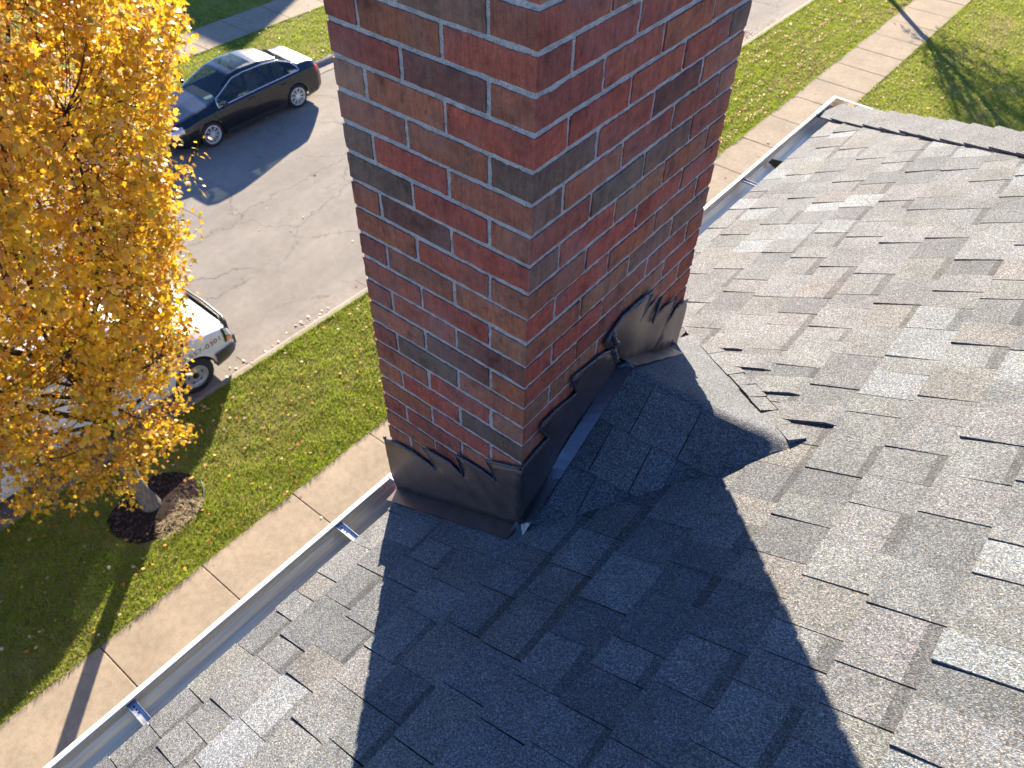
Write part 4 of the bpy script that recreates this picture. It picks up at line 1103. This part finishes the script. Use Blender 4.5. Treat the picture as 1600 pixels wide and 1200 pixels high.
def make_tree():
    r = random.Random(31); root = empty("street_maple", BASE)
    tag(root, "yellow autumn maple in a mulch ring on the grass strip at left", "tree", "maples along the grass strip")
    tr = MB(); pts = [(0, 0, -.1), (.0, 0, .0), (-.02, -.03, .3), (-.07, -.04, .8), (-.06, .0, 1.5), (-.02, .02, 2.4), (.02, .0, 3.5)]
    pts = [Vector(p) for p in pts]; fine = []; rad = []
    rr = [.20, .165, .125, .112, .105, .098, .085]
    for i in range(6):
        for q in range(5): fine.append(pts[i].lerp(pts[i + 1], q / 5)); rad.append(rr[i] + (rr[i + 1] - rr[i]) * q / 5)
    tr.tube(fine, rad, 16); tr.build("trunk", M['bark'], root, smooth=True)
    limbs = []; segs = []
    starts = []
    main = limb_points((.02, 0, 3.4), (.1, .1, 11.2), (-.25, .2, 0), 16)
    lb = MB(); lb.tube(main, [.082 * (1 - i / 17) + .008 for i in range(17)], 8); limbs.append(main); lb.build("limb", M['twig'], root, smooth=True)
    for q in range(20):
        ph = q * 2.39996 + r.uniform(-.25, .25); z0 = 1.7 + 4.6 * (q / 20) ** 1.1; z1 = z0 + r.uniform(3.4, 5.6); z1 = min(z1, 11.0)
        e = env(z1, ph) * r.uniform(.62, .86) if z1 < 10.5 else env(z1, ph) * .6
        base = Vector((0, 0, z0)) if z0 < 3.4 else main[min(16, int((z0 - 3.4) / 7.8 * 16))]
        outb = min(1.0, e) * .30
        P = limb_points(base, (cos(ph) * e, sin(ph) * e, z1), (cos(ph) * (e * .28 + .1), sin(ph) * (e * .28 + .1), -.55), 12)
        lb = MB(); r0 = .040 - .0009 * q; lb.tube(P, [r0 * (1 - i / 13.5) + .006 for i in range(13)], 7); lb.build("limb", M['twig'], root, smooth=True); limbs.append(P)
    # low sprays of outer branches
    for q in range(15):
        ph = q * 2 * pi / 15 + r.uniform(-.2, .2); z0 = r.uniform(1.9, 2.9); z1 = z0 + r.uniform(.5, 1.6); e = env(max(z1, 2.7), ph) * .9
        P = limb_points((0, 0, z0), (cos(ph) * e, sin(ph) * e, z1), (cos(ph) * .4, sin(ph) * .4, .1), 8)
        lb = MB(); lb.tube(P, [.026 * (1 - i / 9.5) + .004 for i in range(9)], 6); lb.build("limb", M['twig'], root, smooth=True); limbs.append(P)
    lp = np.array([[*(L[i].lerp(L[i + 1], q / 4))] for L in limbs for i in range(len(L) - 1) for q in range(4)])
    tw = MB(); LP = []; LD = []; LN = []; LS = []; LCc = []
    Ytop = np.array([.74, .42, .020]); Yo = np.array([.66, .27, .018]); Yg = np.array([.40, .34, .035]); Tan = np.array([.50, .32, .15]); Gr = np.array([.13, .22, .02]); Lem = np.array([.80, .56, .035])
    ncl = 0
    tocam = Vector((.97, -.23, 0))
    extra = EXTRA_SPRAYS
    while ncl < 3300 + len(extra):
        if ncl < len(extra):
            c = np.array(extra[ncl][0]) - np.array(BASE); ln = extra[ncl][1]; dvec = np.array(extra[ncl][2]); nl = extra[ncl][3]; ph = atan2(c[1], c[0]); rho = 1
        else:
            z = r.uniform(2.15, 11.8); ph = r.uniform(0, 2 * pi); E_ = env(z, ph)
            if r.random() > (E_ / 2.6) ** 1.2: continue
            if z < 2.9 and E_ > 0 and r.random() < .5 and sin(ph) > -.3: continue
            rho = 1 - abs(r.gauss(0, .30)); 
            if rho < .12: continue
            # leave gaps between the clumps
            c = np.array([cos(ph) * E_ * rho, sin(ph) * E_ * rho, z])
            if mnoise.noise(Vector(c) * 1.05 + Vector((4, 1, 7))) < -.24 and r.random() < .8: continue
            ln = r.uniform(.35, .75)
            out_ = np.array([cos(ph), sin(ph), 0]); lowf = max(0, min(1, (4.6 - z) / 2.4))
            dvec = unit(out_ * r.uniform(.15, .8) + np.array([0, 0, 1.0 - 1.25 * lowf]) + np.array([r.gauss(0, .22) for _ in range(3)])); nl = r.randint(26, 46)
        ncl += 1
        a = Vector(c - dvec * ln * .5); b = Vector(c + dvec * ln * .5)
        d2 = ((lp - np.array(a)) ** 2).sum(1) * rng.uniform(.6, 1.6, len(lp)); s_ = Vector(lp[int(d2.argmin())])
        if (s_ - a).length < .9: tw.tube([s_, s_.lerp(a, .5) + Vector((0, 0, -.06)), a, a.lerp(b, .5), b], [.006, .005, .0038, .003, .002], 3, caps=False)
        tone = mnoise.noise(Vector(c) * .7); g_ = max(0, min(1, (5.6 - c[2]) / 3.2))
        t = np.array([r.random() for _ in range(nl)])
        p = np.array(a)[None] + (np.array(b) - np.array(a))[None] * t[:, None] + rng.normal(0, .055, (nl, 3))
        outw = unit(rng.normal(0, 1, (nl, 3)) * .9 + np.array([cos(ph), sin(ph), 0]) * .5 + np.array([0, 0, -.75]))
        fold_dir = np.array([r.gauss(0, .5) for _ in range(3)]); nn = unit(rng.normal(0, .55, (nl, 3)) + fold_dir + np.array([cos(ph) * .6, sin(ph) * .6, .8]))
        LP.append(p); LD.append(outw); LN.append(nn); LS.append(rng.uniform(.034, .082, nl) * r.uniform(.85, 1.15))
        clus = [Ytop, Yo, Tan, Yg, Lem, Ytop][r.randrange(6)]
        u = rng.random(nl); cc = np.empty((nl, 3))
        for i in range(nl):
            q = u[i]
            if q < .42 - .2 * g_: k_ = Ytop
            elif q < .56 - .15 * g_: k_ = Yo
            elif q < .80: k_ = Lem if g_ < .5 or q < .68 else Yg
            elif q < .80 + .13 + .05 * g_: k_ = Tan if tone > -.25 else Yo
            else: k_ = Yg if q < .975 - .04 * g_ else Gr
            cc[i] = (k_ * .72 + clus * .28) * (1 + rng.uniform(-.28, .18)) * (1 + .25 * tone) * (1 - .12 * g_)
        LCc.append(cc)
    tw.build("twig", M['twig'], root)["kind"] = "stuff"
    P = np.concatenate(LP); D = np.concatenate(LD); N = np.concatenate(LN); S = np.concatenate(LS); C = np.concatenate(LCc)
    # the leaves that show largest are objects of their own
    cw = np.array(CAM_LOC) - np.array(BASE); dist = np.linalg.norm(P - cw, axis=1); fr = np.array([in_frame(Vector(p) + BASE, -4) is not None for p in P])
    sc = np.where(fr, S / dist, 0); idx = np.argsort(-sc)[:260]; mask = np.ones(len(P), bool); mask[idx] = False
    V, F = leaf_mesh_arrays(P[mask], D[mask], N[mask], S[mask]); me = fast_mesh("foliage", V, F, C[mask], NL_); me.materials.append(M['leaf'])
    fo_ = lk(bpy.data.objects.new("foliage", me), root); fo_["kind"] = "stuff"
    singles = []
    for i in idx:
        V, F = leaf_mesh_arrays(np.zeros((1, 3)), D[i:i+1], N[i:i+1], S[i:i+1]); me = fast_mesh("leaf", V, F, C[i:i+1], NL_); me.materials.append(M['leaf'])
        lo = bpy.data.objects.new("leaf", me); lo.location = P[i]; lk(lo, root)
    th = rng.random(len(P)) < .30; V, F = leaf_mesh_arrays(P[th], D[th], N[th], S[th]); me = fast_mesh("foliage", V, F, C[th], NL_); me.materials.append(M['leaf'])
    root["thin"] = 1; global THIN; THIN = me
    print("leaves", len(P), "tris", len(P) * NL_)
    return root
def tree_point(x, y, dist):      # a point of the tree's outer sprays, given where one sees it from the roof and how far off
    from mathutils import Euler
    d = Euler(CAM_ROT).to_matrix() @ Vector(((x - 800) / 1220, -(y - 600) / 1220, -1)); return CAM_LOC + d * dist
# outermost sprays towards the street side (world positions)
EXTRA_SPRAYS = []
_r = random.Random(8)
for (p, n_, l_, d_) in (((-6.62, 2.92, 6.05), 14, .45, (.2, .3, .6)), ((-6.70, 2.80, 5.72), 16, .42, (.5, .4, -.5)), ((-6.85, 2.60, 4.95), 12, .5, (.3, .5, .4)),
                        ((-6.9, 2.65, 5.35), 9, .6, (.3, .5, -.6))):
    EXTRA_SPRAYS.append((p, l_, tuple(unit(np.array(d_))), n_))
tree = make_tree()
# the next maple up the strip throws its shadow over the lawn
t2 = tree.copy(); COL.objects.link(t2); t2.location = (-7.75, 31.2, 0); t2.rotation_euler = (0, 0, 2.1)
t2["label"] = "second maple further up the grass strip, known by its shadow across sidewalk and lawn"
for ch in list(tree.children):
    if ch.name.startswith("leaf") or ch.name.startswith("foliage"): continue
    c = ch.copy(); COL.objects.link(c); c.parent = t2

q_ = lk(bpy.data.objects.new("foliage", THIN), t2); q_["kind"] = "stuff"
del tree["thin"]
if "thin" in t2: del t2["thin"]
# mulch ring under the tree
def ring():
    r = random.Random(5); cx, cy = -8.04, 1.20; root = empty("mulch_ring", (cx, cy, 0)); tag(root, "dark mulch ring with plastic edging round the foot of the yellow tree", "mulch bed")
    V = [(0, 0, .05)]; F = []; n = 40
    for j, (q, z) in enumerate(((.35, .045), (.7, .03), (1.0, .004), (1.04, -.02))):
        for i in range(n):
            a = 2 * pi * i / n; R_ = .66 * q * (1 + .05 * sin(3 * a + 1) + .04 * sin(5 * a)); V.append((R_ * .92 * cos(a), R_ * 1.08 * sin(a), z + r.uniform(-.006, .006)))
    for i in range(n): F.append((0, 1 + i, 1 + (i + 1) % n))
    for j in range(3):
        for i in range(n): F.append((1 + j*n + i, 1 + (j+1)*n + i, 1 + (j+1)*n + (i+1) % n, 1 + j*n + (i+1) % n))
    obj("soil", V, F, M['mulch'], root, (.030, .021, .017), smooth=True)
    mb = MB()
    for _ in range(1500):
        a = r.uniform(0, 2 * pi); R_ = .63 * sqrt(r.random()); x, y = R_ * .92 * cos(a), R_ * 1.08 * sin(a); z = .05 - .04 * R_
        L, w_ = r.uniform(.012, .045), r.uniform(.005, .012); t = r.uniform(0, pi); dx, dy = cos(t) * L, sin(t) * L; ex, ey = -sin(t) * w_, cos(t) * w_; dz = r.uniform(-.012, .014)
        mb.add([(x - dx - ex, y - dy - ey, z), (x + dx - ex, y + dy - ey, z + dz), (x + dx + ex, y + dy + ey, z + dz + .004), (x - dx + ex, y - dy + ey, z + .006)], [(0, 1, 2, 3)], vary(r.choice([(.035, .022, .018), (.055, .036, .028), (.022, .016, .014), (.085, .065, .05)]), .2, r))
    mb.build("mulch", M['mulch'], root, cols=True)["kind"] = "stuff"
    mb = MB()
    for _ in range(420):
        a = r.uniform(-.35, .95) ; R_ = .66 * r.uniform(.55, 1.15); x, y = R_ * cos(a), R_ * 1.05 * sin(a) ; x, y = R_ * .95 * cos(a - .1), R_ * 1.05 * sin(a - .1)
        L = r.uniform(.05, .14); t = r.uniform(0, 2 * pi); w_ = .0035; dx, dy = cos(t) * L, sin(t) * L; z = .04 + r.uniform(0, .03)
        mb.add([(x - sin(t) * w_, y + cos(t) * w_, z), (x + sin(t) * w_, y - cos(t) * w_, z), (x + dx, y + dy, z + r.uniform(-.03, .05))], [(0, 1, 2)], vary((.42, .33, .19), .3, r))
    mb.build("straw", M['straw'], root, cols=True)["kind"] = "stuff"
    mb = MB(); mb.tube([(.70 * cos(a), .76 * sin(a), .03 + .012 * sin(a * 2)) for a in np.linspace(.45, 1.35, 16)], .014, 8); mb.build("edging", M['plastic'], root, smooth=True)
ring()

# ================================================================ GRASS AND FALLEN LEAVES
def blades(name, xl, xr, y0, y1, n, p=1.4, colbias=0, edge=.08):
    cam2 = np.array([CAM_LOC.x, CAM_LOC.y]); ys = rng.uniform(y0, y1, n * 6); t = rng.random(n * 6)
    # thicker fringe at the borders
    e = rng.random(n * 6) < edge; t = np.where(e, np.where(rng.random(n * 6) < .5, rng.normal(0.0, .006, n * 6), rng.normal(1.0, .006, n * 6)), t)
    xs = np.array([xl(y) for y in ys]) * (1 - t) + np.array([xr(y) for y in ys]) * t
    d = np.hypot(xs - cam2[0], ys - cam2[1]) + 10; wgt = d ** -p; wgt /= wgt.sum()
    pick = rng.choice(len(xs), n, replace=False, p=wgt); xs, ys, d = xs[pick], ys[pick], d[pick]
    ok = (((xs + 8.04) / .60) ** 2 + ((ys - 1.2) / .70) ** 2) > 1; xs, ys, d = xs[ok], ys[ok], d[ok]; n = len(xs)
    cl = np.array([mnoise.noise(Vector((x * 3.1, y * 3.1, 2))) for x, y in zip(xs, ys)]); big = np.array([mnoise.noise(Vector((x * .55, y * .35, 9))) for x, y in zip(xs, ys)])
    h = (.035 + .035 * rng.random(n)) * (1 + .5 * cl); w_ = (.0042 + .003 * rng.random(n)) * (d / 15) ** .8
    a = rng.uniform(0, 2 * pi, n); la = rng.uniform(0, 2 * pi, n); ll = h * rng.uniform(.25, 1.2, n)
    z = -.012; B = np.stack([xs, ys, np.full(n, z)], 1)
    s_ = np.stack([np.cos(a) * w_, np.sin(a) * w_, np.zeros(n)], 1); tip = B + np.stack([np.cos(la) * ll, np.sin(la) * ll, h], 1)
    V = np.stack([B - s_, B + s_, tip], 1).reshape(-1, 3); F = np.arange(n * 3).reshape(-1, 3)
    G1 = np.array([.205, .300, .022]); G2 = np.array([.345, .385, .034]); DR = np.array([.34, .29, .14]); u = rng.random(n)
    C = G1 * (1 - u[:, None]) + G2 * u[:, None]; dry = (rng.random(n) < .13 + .7 * np.clip(big + colbias + .05, 0, 1)); C[dry] = DR * rng.uniform(.6, 1.15, (dry.sum(), 1)); C *= (1 + .25 * cl + .1 * big)[:, None]
    me = fast_mesh(name, V, F, np.clip(C, 0, 1), 1); me.materials.append(M['grass']); return tag(lk(bpy.data.objects.new(name, me)), "short lawn grass with dry blades between kerb and sidewalk", "grass", kind="stuff")
blades("grass", lambda y: ne(y) + .01, lambda y: wi(y) - .005, -3.5, 33, 190000, 1.6, .05)
g_ = blades("grass", lambda y: wo(y) + .005, lambda y: wo(y) + 6.5, 13, 34, 90000, .6, -.1, .04); g_["label"] = "green lawn grass beyond the sidewalk past the roof corner"
g_ = blades("grass", fwn, lambda y: fe(y) - .01, 8, 20, 30000, .6, -.1, .06); g_["label"] = "grass strip on the far side of the street"
g_ = blades("grass", lambda y: fwf(y) - 4.5, lambda y: fwf(y), 8, 22, 22000, .6, -.1, .05); g_["label"] = "shaded lawn beyond the far sidewalk"

def litter(name, pts, label, sizes=(.035, .075), cols=None):
    pts = np.array(pts); n = len(pts); D = unit(np.stack([rng.normal(0, 1, n), rng.normal(0, 1, n), rng.normal(0, .25, n)], 1)); N = unit(np.stack([rng.normal(0, .35, n), rng.normal(0, .35, n), np.ones(n)], 1))
    S = rng.uniform(sizes[0], sizes[1], n); V, F = leaf_mesh_arrays(pts, D, N, S, .1)
    pal_ = cols or [(.50, .30, .12), (.56, .40, .20), (.42, .17, .04), (.60, .24, .03), (.66, .38, .05), (.66, .52, .32), (.48, .20, .05)]
    C = np.array([pal_[i] for i in rng.integers(0, len(pal_), n)]) * rng.uniform(.75, 1.2, (n, 1)); me = fast_mesh(name, V, F, C, NL_); me.materials.append(M['litter'])
    return tag(lk(bpy.data.objects.new(name, me)), label, "leaves", kind="stuff")
P_ = []
for _ in range(620): y = rng.uniform(-3, 15); x = rng.uniform(ne(y), wi(y)); P_.append((x, y, .03))
for row in range(6):                      # windrows left by the mower
    for _ in range(620):
        y = rng.uniform(10, 33); f_ = .12 + row * .155 + rng.normal(0, .022); 
        if mnoise.noise(Vector((y * .9, row * 5.1, 0))) < -.12 and rng.random() < .85: continue
        P_.append((ne(y) + (wi(y) - ne(y)) * f_, y, .035))
litter("fallen_leaves", P_, "fallen brown and orange leaves scattered over the near grass strip")
P_ = []
for _ in range(1500):
    y = rng.uniform(13, 33); x = wo(y) + abs(rng.normal(0, 2.6)); 
    P_.append((x, y, .035))
litter("fallen_leaves", P_, "fallen leaves on the lawn past the roof corner")
P_ = []
for _ in range(70): y = rng.uniform(-2, 26); P_.append((rng.uniform(fe(y) + .5, ne(y) - .6), y, RZ + .012))
for _ in range(330):
    y = rng.uniform(2, 27); 
    if mnoise.noise(Vector((y * .8, 3, 0))) < -.05 and rng.random() < .8: continue
    P_.append((ne(y) - .30 + rng.normal(0, .07), y, RZ + .022))
for _ in range(40): y = 24.2 + rng.normal(0, .3); P_.append((ne(y) - .5 + rng.normal(0, .15), y, RZ + .03))
for _ in range(45): y = rng.uniform(-1, 30); P_.append((rng.uniform(wi(y), wo(y)), y, .024))
litter("fallen_leaves", P_, "pale dry leaves scattered on the street, gutter pan and sidewalk", cols=[(.62, .54, .42), (.70, .64, .52), (.50, .36, .22), (.35, .18, .08), (.66, .58, .40)])
P_ = [(rng.uniform(fwn(y), fe(y)), y, .035) for y in rng.uniform(8, 18, 130)] + [(rng.uniform(fwf(y) - 3, fwn(y)), y, .03) for y in rng.uniform(9, 20, 60)]
litter("fallen_leaves", P_, "pale leaves on the strip beyond the dark car", cols=[(.70, .64, .52), (.6, .5, .35)])

# ================================================================ THE HOUSE ACROSS THE STREET (its gable shades the far lawn)
nh = empty("neighbour_house", (-41, 30.2, 0)); tag(nh, "gabled house across the street whose shadow lies over the far lawn and sidewalk", "house")
b = MB(); b.box((-6, -4.6, 0), (5.2, 4.6, 5.5)); b.build("wall", M['stucco'], nh)
b = MB(); V = [(5.7, -5, 5.3), (5.7, 0, 8.75), (5.7, 5, 5.3), (-6.5, -5, 5.3), (-6.5, 0, 8.75), (-6.5, 5, 5.3)]
V += [(x, y, z - .2) for x, y, z in V]; b.add(V, [(0, 1, 4, 3), (1, 2, 5, 4), (6, 9, 10, 7), (7, 10, 11, 8), (0, 6, 7, 1), (1, 7, 8, 2), (3, 4, 10, 9), (4, 5, 11, 10), (0, 3, 9, 6), (2, 8, 11, 5)]); b.build("roof", M['felt'], nh)
for y in (-2.6, 0, 2.6):
    for z in (1.0, 3.6): b = MB(); b.box((5.2, y - .5, z), (5.24, y + .5, z + 1.3)); w_ = b.build("window", M['soffit'], nh); q = MB(); q.box((5.24, y - .42, z + .08), (5.25, y + .42, z + 1.22)); q.build("pane", M['glass'], w_)
b = MB(); V = [(5.18, -4.6, 5.5), (5.18, 4.6, 5.5), (5.18, 0, 8.05)]; b.add(V, [(0, 1, 2)]); b.build("gable", M['stucco'], nh)
